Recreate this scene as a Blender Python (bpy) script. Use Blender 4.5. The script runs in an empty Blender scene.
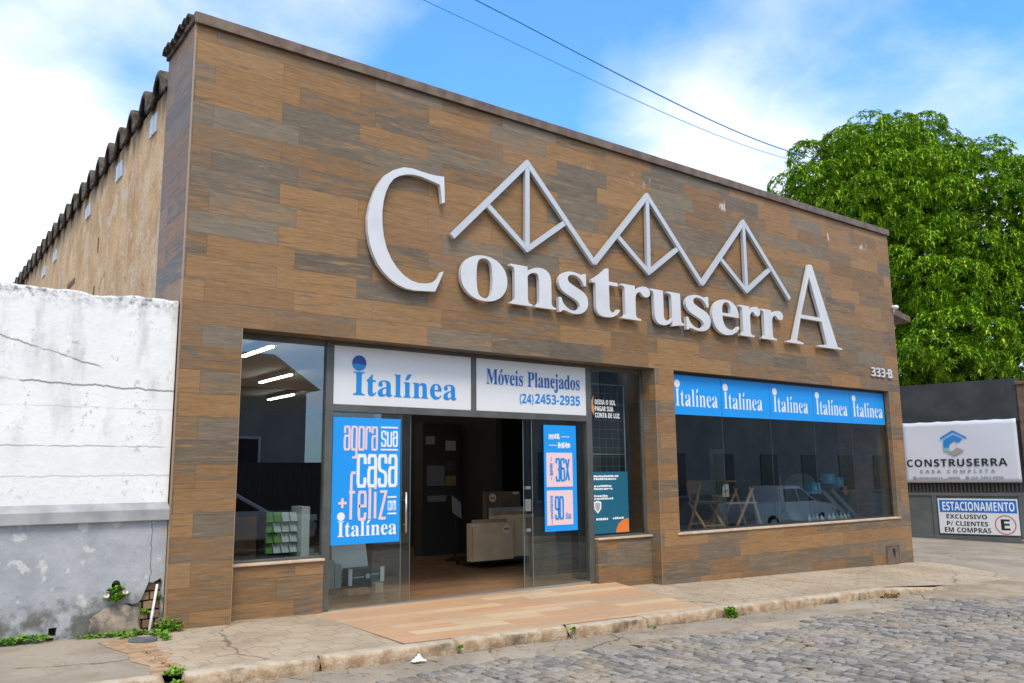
import bpy, math, random
import numpy as np
from mathutils import Vector, Matrix
random.seed(7); rng = np.random.default_rng(7)
sc = bpy.context.scene
COL = sc.collection
# ---------------------------------------------------------------- camera
cam_data = bpy.data.cameras.new('camera')
cam = bpy.data.objects.new('camera', cam_data); COL.objects.link(cam)
cr, cu, cf = Vector((0.798165,-0.602359,-0.009810)), Vector((-0.087581,-0.132130,0.987356)), Vector((0.596039,0.787213,0.158216))
cam.matrix_world = Matrix(((cr.x, cu.x, -cf.x, 0.0), (cr.y, cu.y, -cf.y, -9.0), (cr.z, cu.z, -cf.z, 1.5), (0, 0, 0, 1)))
cam_data.sensor_width = 36; cam_data.lens = 29.27866; cam_data.clip_start = 0.05; cam_data.clip_end = 3000
sc.camera = cam
# ---------------------------------------------------------------- exposure
sc.view_settings.view_transform = 'Standard'; sc.view_settings.look = 'None'
sc.view_settings.gamma = 1; sc.view_settings.use_curve_mapping = False
sc.view_settings.exposure = 0.93
sc.cycles.max_bounces = 8; sc.cycles.transparent_max_bounces = 16
sc.cycles.use_denoising = True
# ---------------------------------------------------------------- node helper
class NT:
    def __init__(s, nt): s.nt = nt
    def n(s, typ, **kw):
        nd = s.nt.nodes.new(typ)
        ins = kw.pop('ins', {})
        for k, v in kw.items(): setattr(nd, k, v)
        for k, v in ins.items(): s.set(nd.inputs[k], v)
        return nd
    def set(s, inp, v):
        if isinstance(v, bpy.types.NodeSocket): s.nt.links.new(v, inp)
        elif isinstance(v, (tuple, list)) and inp.type == 'RGBA' and len(v) == 3: inp.default_value = (*v, 1)
        else: inp.default_value = v
    def m(s, op, a, b=None, c=None, clamp=False):
        nd = s.nt.nodes.new('ShaderNodeMath'); nd.operation = op; nd.use_clamp = clamp
        for i, v in enumerate((a, b, c)):
            if v is not None: s.set(nd.inputs[i], v)
        return nd.outputs[0]
    def v(s, op, a, b=None, scale=None):
        nd = s.nt.nodes.new('ShaderNodeVectorMath'); nd.operation = op
        s.set(nd.inputs[0], a)
        if b is not None: s.set(nd.inputs[1], b)
        if scale is not None: s.set(nd.inputs['Scale'], scale)
        return nd.outputs['Value'] if op in ('DOT_PRODUCT', 'LENGTH', 'DISTANCE') else nd.outputs[0]
    def xyz(s, x, y, z):
        return s.n('ShaderNodeCombineXYZ', ins={0: x, 1: y, 2: z}).outputs[0]
    def sep(s, v):
        o = s.n('ShaderNodeSeparateXYZ', ins={0: v}).outputs
        return o[0], o[1], o[2]
    def noise(s, vec, scale=5, detail=4, rough=.55, dist=0.0, out='Fac'):
        nd = s.n('ShaderNodeTexNoise', ins={'Vector': vec, 'Scale': scale, 'Detail': detail, 'Roughness': rough, 'Distortion': dist})
        return nd.outputs[out]
    def ss(s, x, a, b):
        nd = s.n('ShaderNodeMapRange', interpolation_type='SMOOTHSTEP', ins={'Value': x, 'From Min': a, 'From Max': b})
        return nd.outputs[0]
    def mix(s, fac, a, b, blend='MIX'):
        nd = s.n('ShaderNodeMix', data_type='RGBA', blend_type=blend)
        s.set(nd.inputs[0], fac); s.set(nd.inputs[6], a); s.set(nd.inputs[7], b)
        return nd.outputs[2]
    def ramp(s, fac, stops, interp='LINEAR'):
        nd = s.n('ShaderNodeValToRGB', ins={0: fac}); cr_ = nd.color_ramp; cr_.interpolation = interp
        while len(cr_.elements) < len(stops): cr_.elements.new(0.5)
        for e, (p, c) in zip(cr_.elements, stops): e.position = p; e.color = (*c, 1)
        return nd.outputs[0]
    def bump(s, h, strength=.3, dist=.01):
        return s.n('ShaderNodeBump', ins={'Strength': strength, 'Distance': dist, 'Height': h}).outputs[0]

def lin(r, g, b):
    f = lambda c: c/12.92 if c <= .04045 else ((c+.055)/1.055)**2.4
    return (f(r/255), f(g/255), f(b/255))
# ---------------------------------------------------------------- world
SUN_EL, SUN_AZ = 56, 205           # compass-like: direction the light comes from, measured from +Y clockwise
wd = bpy.data.worlds.new('World'); sc.world = wd; wd.use_nodes = True
W = NT(wd.node_tree); bg = wd.node_tree.nodes['Background']
sky = W.n('ShaderNodeTexSky', sky_type='NISHITA'); sky.sun_disc = False
sky.sun_elevation = math.radians(SUN_EL); sky.sun_rotation = math.radians(SUN_AZ)
sky.dust_density = 0.6; sky.ozone_density = 2.2; sky.air_density = 1.0
dirv = W.v('NORMALIZE', W.n('ShaderNodeTexCoord').outputs['Generated'])
dx, dy, dz = W.sep(dirv)
pz = W.m('ADD', W.m('MAXIMUM', dz, 0.0), 0.22)
cp = W.xyz(W.m('DIVIDE', dx, pz), W.m('DIVIDE', dy, pz), 0.0)
n1 = W.noise(cp, 1.15, 7, .55, .35)
n2 = W.noise(W.v('ADD', cp, (7.3, 2.1, 0.0)), 4.2, 5, .55, .2)
dens = W.m('ADD', W.m('MULTIPLY', n1, .72), W.m('MULTIPLY', n2, .28))
def blob(d, radius, amt):            # a bank of cloud (or a clearing) in one part of the sky
    l = math.sqrt(sum(c*c for c in d)); d = tuple(c/l for c in d)
    q = W.m("SUBTRACT", 1.0, W.v('DOT_PRODUCT', dirv, d))
    e = W.m('POWER', 2.718, W.m('MULTIPLY', q, -2.0/(radius*radius)))
    return W.m('MULTIPLY', e, amt)
for d, r_, a_ in [
        ((.11, .95, .30), .15, .28), ((.02, .92, .36), .12, .14), ((.70, .60, .36), .15, .30), ((.86, .36, .35), .12, .12), ((.35, .80, .46), .10, .10), ((.9, .35, .2), .3, .1), ((.06, .88, .47), .08, -.10),
        ((.18, .895, .41), .07, -.14), ((.55, .71, .45), .15, -.24), ((.86, .28, .46), .15, -.30), ((.46, .78, .38), .12, -.12), ((.67, .56, .50), .10, -.24), ((.78, .45, .44), .10, -.10),
        ((-.3, -.8, .5), .9, .22)]:
    dens = W.m('ADD', dens, blob(d, r_, a_))
cl = W.m('MAXIMUM', W.ss(dens, .26, .80), .06)
horizon = W.m('SUBTRACT', 1.0, W.ss(dz, 0.0, .22))
cl = W.m('MAXIMUM', cl, W.m('MULTIPLY', horizon, .6))
skyc = W.mix(1.0, sky.outputs[0], (0.42, 1.05, 1.80), 'MULTIPLY')
skyc = W.mix(.0, skyc, (1, 1, 1))
cloudc = W.mix(W.ss(n2, .35, .62), (4.5, 4.85, 5.1), (5.5, 5.6, 5.6))
W.set(bg.inputs[0], W.mix(cl, skyc, cloudc)); bg.inputs[1].default_value = 0.125
# ---------------------------------------------------------------- sun (soft, through thin cloud)
sun = bpy.data.lights.new('sun', 'SUN'); sun.energy = 1.5; sun.angle = math.radians(22); sun.color = (1, .89, .72)
so = bpy.data.objects.new('sun', sun); COL.objects.link(so)
e_, a_ = math.radians(SUN_EL), math.radians(SUN_AZ)
sdir = Vector((math.sin(a_)*math.cos(e_), math.cos(a_)*math.cos(e_), math.sin(e_)))
so.rotation_euler = sdir.to_track_quat('Z', 'Y').to_euler(); so.location = (0, -20, 30)
# ---------------------------------------------------------------- materials
MATS = {}
def mat(name, col=(.5, .5, .5), rough=.6, metal=0.0, spec=.5, emit=None, estr=1.0):
    if name in MATS: return MATS[name]
    m = bpy.data.materials.new(name); m.use_nodes = True
    b = m.node_tree.nodes['Principled BSDF']
    b.inputs['Base Color'].default_value = (*col, 1); b.inputs['Roughness'].default_value = rough
    b.inputs['Metallic'].default_value = metal; b.inputs['Specular IOR Level'].default_value = spec
    if emit: b.inputs['Emission Color'].default_value = (*emit, 1); b.inputs['Emission Strength'].default_value = estr
    MATS[name] = m; return m
def nmat(name, rough=.6, spec=.4, metal=0.0):
    m = mat(name, rough=rough, spec=spec, metal=metal); T = NT(m.node_tree); b = m.node_tree.nodes['Principled BSDF']
    pos = T.n('ShaderNodeNewGeometry').outputs['Position']
    return m, T, b, pos
def noisy(name, c1, c2, scale=6, rough=.7, spec=.3, metal=0.0, bump=.1, detail=5, lo=.35, hi=.65, obj=False):
    m, T, b, pos = nmat(name, rough, spec, metal)
    if obj: pos = T.n('ShaderNodeTexCoord').outputs['Object']
    n = T.noise(pos, scale, detail, .6)
    T.set(b.inputs['Base Color'], T.mix(T.ss(n, lo, hi), c1, c2))
    if bump: T.set(b.inputs['Normal'], T.bump(T.noise(pos, scale*6, 4), bump, .01))
    return m
def planks(name, wall, stops, pitch, length, v0, u0, shift, rough, grain=1.0, joint=.45, stripe=(.1, .09, .08), stripe_amt=.5, stain=False, hue=(.3, .13, .045), spec=.4, greys=None):
    m, T, b, pos = nmat(name, rough, spec)
    x, y, z = T.sep(pos)
    if wall: u = T.m('SUBTRACT', x, y); v = z
    else: u = x; v = y
    row = T.m('FLOOR', T.m('DIVIDE', T.m('SUBTRACT', v, v0), pitch))
    par = T.m('FLOORED_MODULO', row, 2.0)
    uu = T.m('DIVIDE', T.m('SUBTRACT', T.m('SUBTRACT', u, u0), T.m('MULTIPLY', par, shift)), length)
    colm = T.m('FLOOR', uu)
    wn = T.n('ShaderNodeTexWhiteNoise', noise_dimensions='2D', ins={'Vector': T.xyz(row, colm, 0.0)})
    rnd = wn.outputs['Value']; rc = T.sep(wn.outputs['Color'])
    base = T.ramp(rnd, stops)
    off = T.m('MULTIPLY', rnd, 57.0)
    g1 = T.noise(T.xyz(T.m('ADD', T.m('MULTIPLY', u, 1.1), off), T.m('MULTIPLY', v, 14.0), off), 1.6, 5, .64, .7)
    g2 = T.noise(T.xyz(T.m('ADD', T.m('MULTIPLY', u, 3.0), off), T.m('MULTIPLY', v, 55.0), off), 1.5, 4, .65, .8)
    g3 = T.noise(T.xyz(T.m('ADD', T.m('MULTIPLY', u, .8), off), T.m('MULTIPLY', v, 7.0), T.m('MULTIPLY', rc[1], 31.0)), 1.3, 4, .6, 1.2)
    if greys:                          # each board drifts between brown and driftwood grey along its grain
        gf = T.ss(T.m('ADD', T.m('MULTIPLY', g1, 1.0), T.m('MULTIPLY', T.m('SUBTRACT', rc[0], .64), .46)), .40, .58)
        base = T.mix(gf, base, T.ramp(rc[2], greys))
    c = T.mix(T.m('MULTIPLY', T.ss(g1, .50, .72), stripe_amt), base, stripe)
    c = T.mix(T.m('MULTIPLY', T.ss(g3, .55, .78), .55), c, hue)
    c = T.mix(T.m('MULTIPLY', T.ss(g2, .35, .75), .38*grain), c, (.035, .024, .016))
    c = T.mix(T.m('MULTIPLY', T.ss(g2, .40, .22), .32*grain), c, (.50, .40, .29))
    fu = T.m('SUBTRACT', .5, T.m('ABSOLUTE', T.m('SUBTRACT', T.m('FRACT', uu), .5)))
    fv = T.m('SUBTRACT', .5, T.m('ABSOLUTE', T.m('SUBTRACT', T.m('FRACT', T.m('DIVIDE', T.m('SUBTRACT', v, v0), pitch)), .5)))
    du = T.m('MULTIPLY', fu, length); dv = T.m('MULTIPLY', fv, pitch)
    d = T.m('MINIMUM', du, dv)
    j = T.m('SUBTRACT', 1.0, T.ss(d, .0012, .0042))
    c = T.mix(T.m('MULTIPLY', j, joint), c, (.05, .042, .035))
    big = T.noise(pos, .8, 3)
    c = T.mix(T.m('MULTIPLY', T.ss(big, .4, .7), .16), c, (.22, .19, .16))
    if stain:                          # lime streaks that have run from the coping
        s1 = T.ss(T.noise(T.xyz(T.m('MULTIPLY', x, 2.6), T.m('MULTIPLY', z, .5), 3.0), 1.2, 3), .60, .68)
        s2 = T.ss(T.noise(T.xyz(T.m('MULTIPLY', x, 14.0), T.m('MULTIPLY', z, 5.0), 9.0), 1.0, 3), .50, .62)
        band = T.m('MULTIPLY', T.ss(z, 6.02, 6.10), T.m('SUBTRACT', 1.0, T.ss(z, 6.18, 6.30)))
        band = T.m('MULTIPLY', band, T.ss(x, 7.0, 11.0))
        c = T.mix(T.m('MULTIPLY', T.m('MULTIPLY', T.m('MULTIPLY', s1, s2), band), .8), c, (.62, .6, .56))
        gz = T.m('SUBTRACT', 1.0, T.ss(z, -.35, .55))
        gn = T.ss(T.noise(pos, 2.2, 5), .42, .66)
        c = T.mix(T.m('MULTIPLY', T.m('MULTIPLY', gz, gn), .35), c, (.13, .10, .075))
    T.set(b.inputs['Base Color'], c)
    T.set(b.inputs['Roughness'], T.m('ADD', rough-.08, T.m('MULTIPLY', g1, .2)))
    h = T.m('SUBTRACT', T.m('MULTIPLY', g2, .12), T.m('MULTIPLY', j, 1.0))
    T.set(b.inputs['Normal'], T.bump(h, .35, .004))
    return m
PITCH = .2485
WOOD = [(0, (.305, .170, .072)), (.25, (.37, .212, .092)), (.5, (.25, .139, .060)), (.75, (.335, .192, .085)), (1, (.395, .245, .120))]
GREYS = [(0, (.150, .124, .090)), (.35, (.195, .158, .113)), (.7, (.24, .196, .14)), (1, (.17, .138, .099))]
M_CLAD = planks('wood_look_cladding', True, WOOD, PITCH, 1.005, 1.64, 2.45, .21, .52, grain=1.2, joint=.45, stain=True, hue=(.40, .215, .090), stripe=(.11, .085, .06), stripe_amt=.34, spec=.18, greys=GREYS)
M_FLOOR = planks('shop_floor_planks', False, [(0, (.32, .17, .085)), (.5, (.40, .22, .11)), (1, (.26, .15, .085))], .2, 1.2, 0, 0, .6, .28, joint=.3)
M_APRON = planks('entrance_plank_tiles', False, [(0, (.60, .37, .20)), (.3, (.56, .32, .17)), (.45, (.50, .35, .21)), (.55, (.66, .50, .31)), (.7, (.58, .34, .18)), (.85, (.53, .33, .19)), (1, (.64, .46, .28))], .2, 1.2, .3, .3, .55, .55, grain=.45, joint=.35, stripe=(.52, .44, .33), hue=(.66, .37, .20))
def glass_mat(name, tint=(1, 1, 1), boost=1.0):
    m = bpy.data.materials.new(name); m.use_nodes = True; nt = m.node_tree; nt.nodes.remove(nt.nodes['Principled BSDF'])
    T = NT(nt); out = nt.nodes['Material Output']
    f = T.n('ShaderNodeLayerWeight', ins={'Blend': .5}).outputs['Facing']
    fr = T.m('ADD', .045*boost, T.m('MULTIPLY', T.m('POWER', f, 4.5), .95), clamp=True)
    tr = T.n('ShaderNodeBsdfTransparent', ins={0: tint}); gl = T.n('ShaderNodeBsdfGlossy', ins={'Color': (.95, .98, 1.0), 'Roughness': 0.004})
    mx = T.n('ShaderNodeMixShader', ins={0: fr, 1: tr.outputs[0], 2: gl.outputs[0]})
    nt.links.new(mx.outputs[0], out.inputs[0]); return m
M_GLASS = glass_mat('window_glass', (.80, .85, .84), 2.2)
M_GLASS2 = glass_mat('door_glass', (.90, .94, .93), 1.3)
M_METAL = noisy('grey_metal_frame', (.10, .105, .095), (.135, .14, .125), 3, .45, .5, 0.3, bump=0)
M_DARK = mat('dim_interior', (.035, .035, .036), .8)  # near-black so the walls carry the room's dimness in their colour
M_DARK2 = mat('charcoal_dim_interior', (.05, .052, .052), .7)  # charcoal fittings; on walls and partition the room's dimness put into colour
M_BEIGE = noisy('beige_stone_sill', (.50, .38, .27), (.62, .50, .38), 8, .5, .4, bump=.03)
M_TRIM = mat('pale_corner_trim', (.36, .25, .16), .4, .2)
M_COPING = noisy('brown_metal_coping', (.13, .085, .058), (.20, .145, .105), 5, .5, .4, .2, bump=.04)
M_WHITE = mat('white_panel', (.72, .74, .75), .35)
M_BLUE = mat('blue_vinyl', (.010, .31, .83), .4)
M_BLUELET = mat('blue_lettering', (.01, .25, .68), .4)
M_NAVY = mat('navy_lettering', (.01, .07, .33), .4)
M_PINK = mat('pale_pink_print', (.82, .60, .62), .5)
M_LETWHITE = mat('white_lettering', (.82, .83, .84), .4)
M_STEEL = noisy('brushed_aluminium_letter', (.60, .61, .615), (.68, .685, .69), 2.5, .5, .5, .15, bump=.02, lo=.25, hi=.6)
M_STEELB = mat('aluminium_bar', (.55, .57, .58), .45, .25)
M_BLACK = mat('black_plastic', (.012, .012, .013), .5)
M_CARD = noisy('cardboard', (.70, .52, .33), (.80, .61, .40), 3, .8, .2, bump=.05)
M_CHROME = mat('brushed_steel', (.55, .55, .54), .3, .9)
# ---------------------------------------------------------------- mesh builder
GLYPHS={
'SC':(468,"257 -11 213 -7 174 3 137 20 105 43 78 71 56 104 39 142 29 184 26 228 30 273 39 314 56 351 79 384 106 412 139 435 176 452 216 462 259 465 292 463 328 454 367 440 388 435 402 439 413 449 419 465 437 465 437 308 420 308 403 347 381 380 356 407 328 427 298 439 265 443 228 437 198 419 174 389 157 347 147 293 144 226 147 164 159 114 177 74 203 46 237 29 278 24 305 26 331 33 358 45 383 61 407 81 428 106 447 89 423 58 395 33 365 14 332 0 296 -8"),
'So':(336,"169 -10 140 -8 114 -1 90 11 69 27 52 47 38 70 27 96 21 124 19 154 21 184 27 213 38 239 52 262 69 281 90 297 114 309 140 316 168 318 196 316 222 309 245 298 266 282 283 263 298 240 308 214 315 185 317 154 315 123 308 94 298 69 284 46 266 26 245 11 222 -1 197 -8","169 11 186 14 199 24 209 39 217 81 220 154 218 206 214 245 208 271 198 286 185 296 169 299 151 296 138 286 128 271 122 245 118 206 117 154 120 82 128 39 138 24 152 14"),
'Sn':(381,"18 0 18 16 30 17 39 21 45 26 49 33 52 43 52 56 52 253 46 284 40 289 31 293 19 294 19 310 148 310 148 267 175 296 207 313 243 318 270 315 292 306 309 292 321 271 328 244 330 212 330 56 331 43 333 33 337 26 343 21 352 17 363 16 363 0 202 0 202 16 207 16 223 21 232 34 235 56 235 217 229 258 223 265 215 270 203 271 183 267 164 255 148 235 148 56 154 26 160 21 168 17 180 16 180 0"),
'Ss':(288,"151 -10 132 -8 110 -3 87 6 73 9 64 7 56 1 51 -9 36 -9 36 105 53 105 61 79 72 57 87 39 103 26 121 17 140 15 156 16 168 20 179 27 186 35 191 46 192 58 188 76 176 92 156 105 107 130 85 142 68 155 54 169 45 185 39 202 37 220 40 247 49 270 65 291 86 306 111 316 141 319 166 316 199 308 206 306 213 305 220 306 226 311 230 319 244 319 244 222 228 222 220 244 209 262 196 277 182 288 166 294 149 296 136 295 125 292 116 286 110 278 106 269 105 259 106 249 109 240 115 232 146 212 191 189 212 178 229 165 241 151 250 136 255 117 257 95 254 65 244 39 228 18 206 2 181 -7"),
'St':(228,"124 -9 99 -7 80 -1 66 10 56 26 50 46 48 71 48 279 20 279 20 300 88 369 129 424 144 424 144 310 208 310 208 279 144 279 144 82 149 51 154 45 160 41 168 40 183 44 195 56 206 75 222 66 198 24 165 -1"),
'Sr':(287,"18 0 18 16 30 18 39 21 45 26 49 32 52 43 52 56 52 252 52 267 50 278 46 285 41 289 32 292 20 293 21 310 146 310 146 252 158 272 172 288 187 301 203 311 218 316 233 318 250 317 264 312 275 304 283 293 288 281 289 266 288 254 284 243 278 234 270 228 260 224 248 222 237 223 229 226 222 231 207 250 202 255 196 259 189 260 179 258 171 252 162 241 155 228 151 211 149 192 149 56 150 42 153 32 159 25 167 21 180 18 197 16 197 0"),
'Su':(375,"131 -10 103 -7 81 2 65 17 54 38 48 65 46 97 46 248 39 282 33 289 24 293 11 294 11 310 142 310 142 74 143 63 146 54 151 46 158 40 166 37 177 36 196 39 213 49 228 66 228 248 228 263 225 275 221 283 214 289 204 293 189 294 189 310 324 310 324 70 325 56 327 46 331 39 338 34 347 31 360 30 360 13 321 10 277 3 228 -10 228 40 216 26 202 13 186 3 169 -4 150 -9"),
'Se':(301,"154 -10 129 -8 106 -1 85 10 66 26 50 45 37 69 27 95 21 125 19 157 21 187 28 215 38 240 51 263 68 282 87 298 109 309 132 316 157 318 193 314 224 301 249 280 268 251 279 216 283 173 283 166 117 166 120 128 127 97 138 73 154 56 175 46 199 42 225 47 248 62 270 86 285 73 248 27 205 -1","116 192 201 192 201 215 201 241 198 261 193 277 186 288 175 295 161 297 136 286 121 255 116 203"),
'SA':(437,"-9 0 -9 18 4 19 14 24 24 30 32 41 41 55 49 75 206 466 224 465 384 87 411 34 420 25 430 20 443 18 443 0 229 0 229 18 259 21 277 30 283 46 273 81 253 132 103 132 79 71 76 59 75 48 80 32 96 21 124 18 128 18 128 0","113 161 242 161 177 319"),
'SI':(261,"13 0 13 17 34 21 50 26 61 32 69 42 74 56 75 75 75 387 74 405 70 419 63 427 52 433 36 437 13 439 13 455 244 455 244 439 223 437 207 433 196 427 188 419 184 405 183 387 183 77 187 44 192 37 198 31 206 26 246 17 246 0"),
'Sa':(344,"255 -10 226 -5 208 10 200 35 168 11 133 -4 95 -9 74 -6 55 0 40 11 29 26 22 43 20 63 25 91 39 115 63 136 98 155 143 173 199 190 199 241 197 258 193 272 187 282 177 290 164 294 148 296 123 293 109 286 104 274 113 257 123 231 121 220 117 210 110 202 100 196 90 192 77 191 64 192 54 196 45 203 38 212 34 223 33 236 35 252 40 266 49 278 62 290 77 300 95 308 115 314 137 317 162 318 205 315 239 307 263 292 280 271 290 244 293 210 293 62 295 40 304 34 320 42 329 28 306 7 281 -6","151 34 174 41 199 63 199 169 174 162 154 151 138 139 127 123 120 105 118 84 122 56 133 39"),
'Sl':(199,"18 0 18 16 30 18 39 21 45 26 49 32 52 43 52 56 52 398 47 429 42 434 33 438 20 439 20 455 148 455 148 56 154 26 160 21 168 18 180 16 180 0"),
'Si':(198,"101 362 87 364 75 368 65 376 57 387 52 399 50 412 52 426 57 438 65 449 75 457 87 462 101 463 114 462 126 457 137 449 145 438 150 426 151 412 149 399 145 387 136 376 126 368 114 364","18 0 18 16 30 18 39 21 45 26 49 32 52 43 52 56 52 252 47 285 41 289 32 292 20 293 21 310 148 310 148 56 154 26 160 21 168 18 180 16 180 0"),
'SM':(634,"14 0 14 17 34 20 50 24 61 32 69 43 74 58 75 79 75 382 71 416 66 423 61 428 53 432 15 439 15 455 185 455 317 142 449 455 617 455 617 439 598 436 583 430 573 423 566 412 561 397 560 378 560 85 565 43 569 34 574 28 582 23 617 17 617 0 396 0 396 17 433 25 440 29 446 36 450 44 455 83 455 399 288 0 270 0 105 389 105 80 107 57 112 41 120 30 131 23 148 19 169 17 169 0"),
'Sv':(306,"142 -10 38 248 22 281 16 288 8 292 -3 293 -3 310 164 310 164 294 156 294 141 292 132 286 129 276 130 268 185 122 236 253 241 272 237 284 224 292 203 294 203 310 305 310 305 295 294 291 284 286 278 279 260 243 160 -10"),
'SP':(418,"15 0 15 17 36 20 52 24 62 32 69 43 73 59 75 81 75 379 73 398 69 413 62 424 51 431 36 436 16 439 16 455 214 455 265 454 306 449 336 440 357 429 375 415 390 398 400 378 407 356 409 332 404 296 390 266 367 240 334 221 292 209 242 206 182 206 182 81 183 59 187 43 194 32 205 24 221 20 242 17 242 0","182 230 201 230 231 232 255 240 272 253 283 271 290 297 292 329 290 361 285 387 275 406 261 420 241 428 216 431 204 430 195 428 189 424 185 418 183 409 182 398"),
'Sj':(210,"106 363 93 365 81 370 70 378 62 388 57 400 56 414 57 427 62 439 71 450 81 458 93 463 106 465 120 463 132 458 142 450 151 439 156 427 157 414 156 400 151 389 142 378 132 370 120 365","36 -140 19 -139 4 -136 -11 -131 -24 -124 -35 -115 -44 -105 -50 -94 -54 -82 -56 -70 -55 -58 -51 -48 -45 -40 -36 -34 -26 -30 -15 -29 -3 -30 6 -33 15 -39 21 -46 25 -55 26 -66 19 -87 11 -103 13 -111 20 -115 31 -117 44 -115 53 -109 58 -100 64 -54 64 250 63 265 60 277 56 284 48 290 37 293 22 294 22 310 159 310 159 -21 156 -58 145 -87 127 -110 102 -127 72 -137"),
'Sd':(370,"140 -10 117 -8 97 -1 78 10 61 26 47 44 35 66 26 91 21 118 19 147 21 180 27 210 36 237 48 261 63 281 81 297 101 309 123 316 146 318 175 314 201 301 223 280 223 401 222 413 218 423 212 430 203 435 191 438 176 439 176 455 319 455 319 75 325 41 330 35 340 30 353 28 353 11 315 8 271 1 223 -10 223 39 201 12 173 -5","171 28 182 30 192 34 202 41 211 51 218 62 223 76 223 242 220 252 214 262 206 270 196 276 186 279 174 281 155 277 141 267 130 250 123 225 119 193 118 153 119 115 123 83 130 58 140 42 153 32"),
'BA':(463,"0 0 169 482 293 482 463 0 354 0 319 114 144 114 109 0","170 199 295 199 259 311 251 340 240 375 232 407 223 374 212 336 204 311"),
'BB':(451,"60 0 60 480 210 480 268 477 317 468 355 453 382 430 398 399 404 358 401 332 395 309 384 289 370 272 352 261 330 255 330 251 373 234 385 225 396 213 404 199 411 183 414 162 416 139 410 99 395 65 369 37 333 16 291 4 240 0","162 289 221 289 247 291 268 296 282 304 292 314 298 328 300 345 297 361 291 374 279 384 263 391 242 395 216 396 162 396","162 84 228 84 256 86 277 92 292 102 302 115 308 131 310 149 308 166 302 180 292 192 276 202 254 207 225 209 162 209"),
'BC':(428,"255 -7 208 -3 168 7 133 24 103 47 80 76 62 110 49 149 41 192 39 239 42 286 51 328 65 367 85 402 111 431 141 455 177 472 218 483 264 486 335 477 404 453 371 370 317 392 299 397 282 401 264 402 228 397 198 382 175 358 157 325 147 285 144 238 147 191 156 152 172 120 195 97 226 83 264 78 323 85 386 103 386 18 324 -1"),
'BD':(497,"60 0 60 480 211 480 259 477 302 468 342 453 376 432 404 406 427 374 444 336 455 293 458 244 450 170 427 109 389 61 337 27 273 7 196 0","162 84 206 84 250 88 287 101 316 123 336 154 349 194 353 242 349 290 337 329 318 359 291 380 257 392 216 396 162 396"),
'BE':(376,"60 0 60 480 336 480 336 396 162 396 162 291 324 291 324 208 162 208 162 84 336 84 336 0"),
'BG':(486,"262 -7 196 0 141 21 97 56 65 105 45 166 39 240 42 288 52 332 68 371 91 405 119 433 153 456 193 473 238 483 289 486 365 478 432 457 398 375 348 394 289 402 261 399 235 393 212 381 192 366 175 347 162 325 152 299 146 270 144 238 145 208 149 181 156 155 167 133 180 114 197 98 217 87 241 80 269 78 305 80 333 85 333 185 242 185 242 269 433 269 433 21 354 1"),
'BI':(261,"21 0 21 58 80 85 80 395 21 422 21 480 240 480 240 422 181 395 181 85 240 58 240 0"),
'BL':(379,"60 0 60 480 162 480 162 84 357 84 357 0"),
'BM':(633,"60 0 60 480 199 480 312 113 314 113 435 480 573 480 573 0 478 0 478 227 479 279 481 335 483 375 480 375 357 0 263 0 148 376 145 376 148 336 150 278 151 223 151 0"),
'BN':(546,"60 0 60 480 189 480 397 120 399 120 396 187 394 253 394 480 486 480 486 0 357 0 148 363 145 363 149 294 151 226 151 0"),
'BO':(535,"267 -7 218 -3 176 7 139 24 108 48 83 76 63 111 50 150 42 193 39 241 42 289 50 332 63 371 83 405 108 433 139 456 176 473 219 484 268 487 317 484 360 473 396 456 427 433 452 405 471 370 485 331 493 288 496 240 493 193 485 150 471 110 452 76 427 47 396 24 360 7 317 -3","267 79 307 83 338 98 361 122 376 154 386 194 389 240 386 287 376 327 361 359 338 383 307 398 268 402 229 398 198 383 175 359 159 327 149 287 146 240 149 194 159 154 175 122 198 98 229 83"),
'BP':(422,"60 0 60 480 214 480 270 475 315 462 349 440 373 410 387 373 392 330 390 303 384 276 374 252 360 229 340 209 316 193 286 180 249 173 206 171 162 171 162 0","162 254 195 254 222 256 245 261 264 271 278 285 286 303 289 326 287 348 280 365 269 379 253 388 233 394 208 396 162 396"),
'BR':(443,"60 0 60 480 200 480 260 476 308 464 345 444 371 416 386 380 392 336 390 315 386 296 379 278 370 263 359 249 346 237 302 209 443 0 330 0 216 184 162 184 162 0","162 267 195 267 225 268 249 274 267 283 279 296 286 313 289 333 286 354 278 370 266 382 247 390 223 395 193 396 162 396"),
'BS':(370,"167 -7 118 -4 73 6 31 22 31 117 102 90 126 83 150 79 175 77 197 79 215 84 228 92 237 102 242 114 244 128 241 145 232 160 217 172 150 207 114 225 77 253 66 265 56 279 48 293 41 310 38 329 36 350 41 390 56 423 80 450 113 470 152 482 199 486 223 485 247 482 270 478 341 453 308 373 249 394 195 402 178 400 163 396 151 388 143 378 137 367 136 353 138 337 146 324 158 313 226 277 289 241 305 227 318 212 329 196 337 178 342 157 343 133 338 93 323 59 297 31 262 10 219 -2"),
'BT':(389,"144 0 144 395 13 395 13 480 375 480 375 395 245 395 245 0"),
'BU':(508,"252 -7 193 -1 145 15 107 42 79 78 63 121 57 171 57 480 158 480 158 186 161 151 169 123 183 103 201 89 225 81 255 79 285 81 309 90 327 105 339 126 347 153 349 187 349 480 451 480 451 169 448 137 441 107 429 80 412 55 390 34 363 16 331 4 294 -4"),
'BV':(437,"163 0 0 480 103 480 193 194 200 167 211 125 218 89 225 125 236 167 243 194 334 480 437 480 273 0"),
'BX':(448,"0 0 159 247 10 480 122 480 226 307 327 480 437 480 286 242 448 0 332 0 220 181 109 0"),
'BZ':(389,"16 0 16 66 246 396 22 396 22 480 367 480 367 414 137 84 373 84 373 0"),
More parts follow.
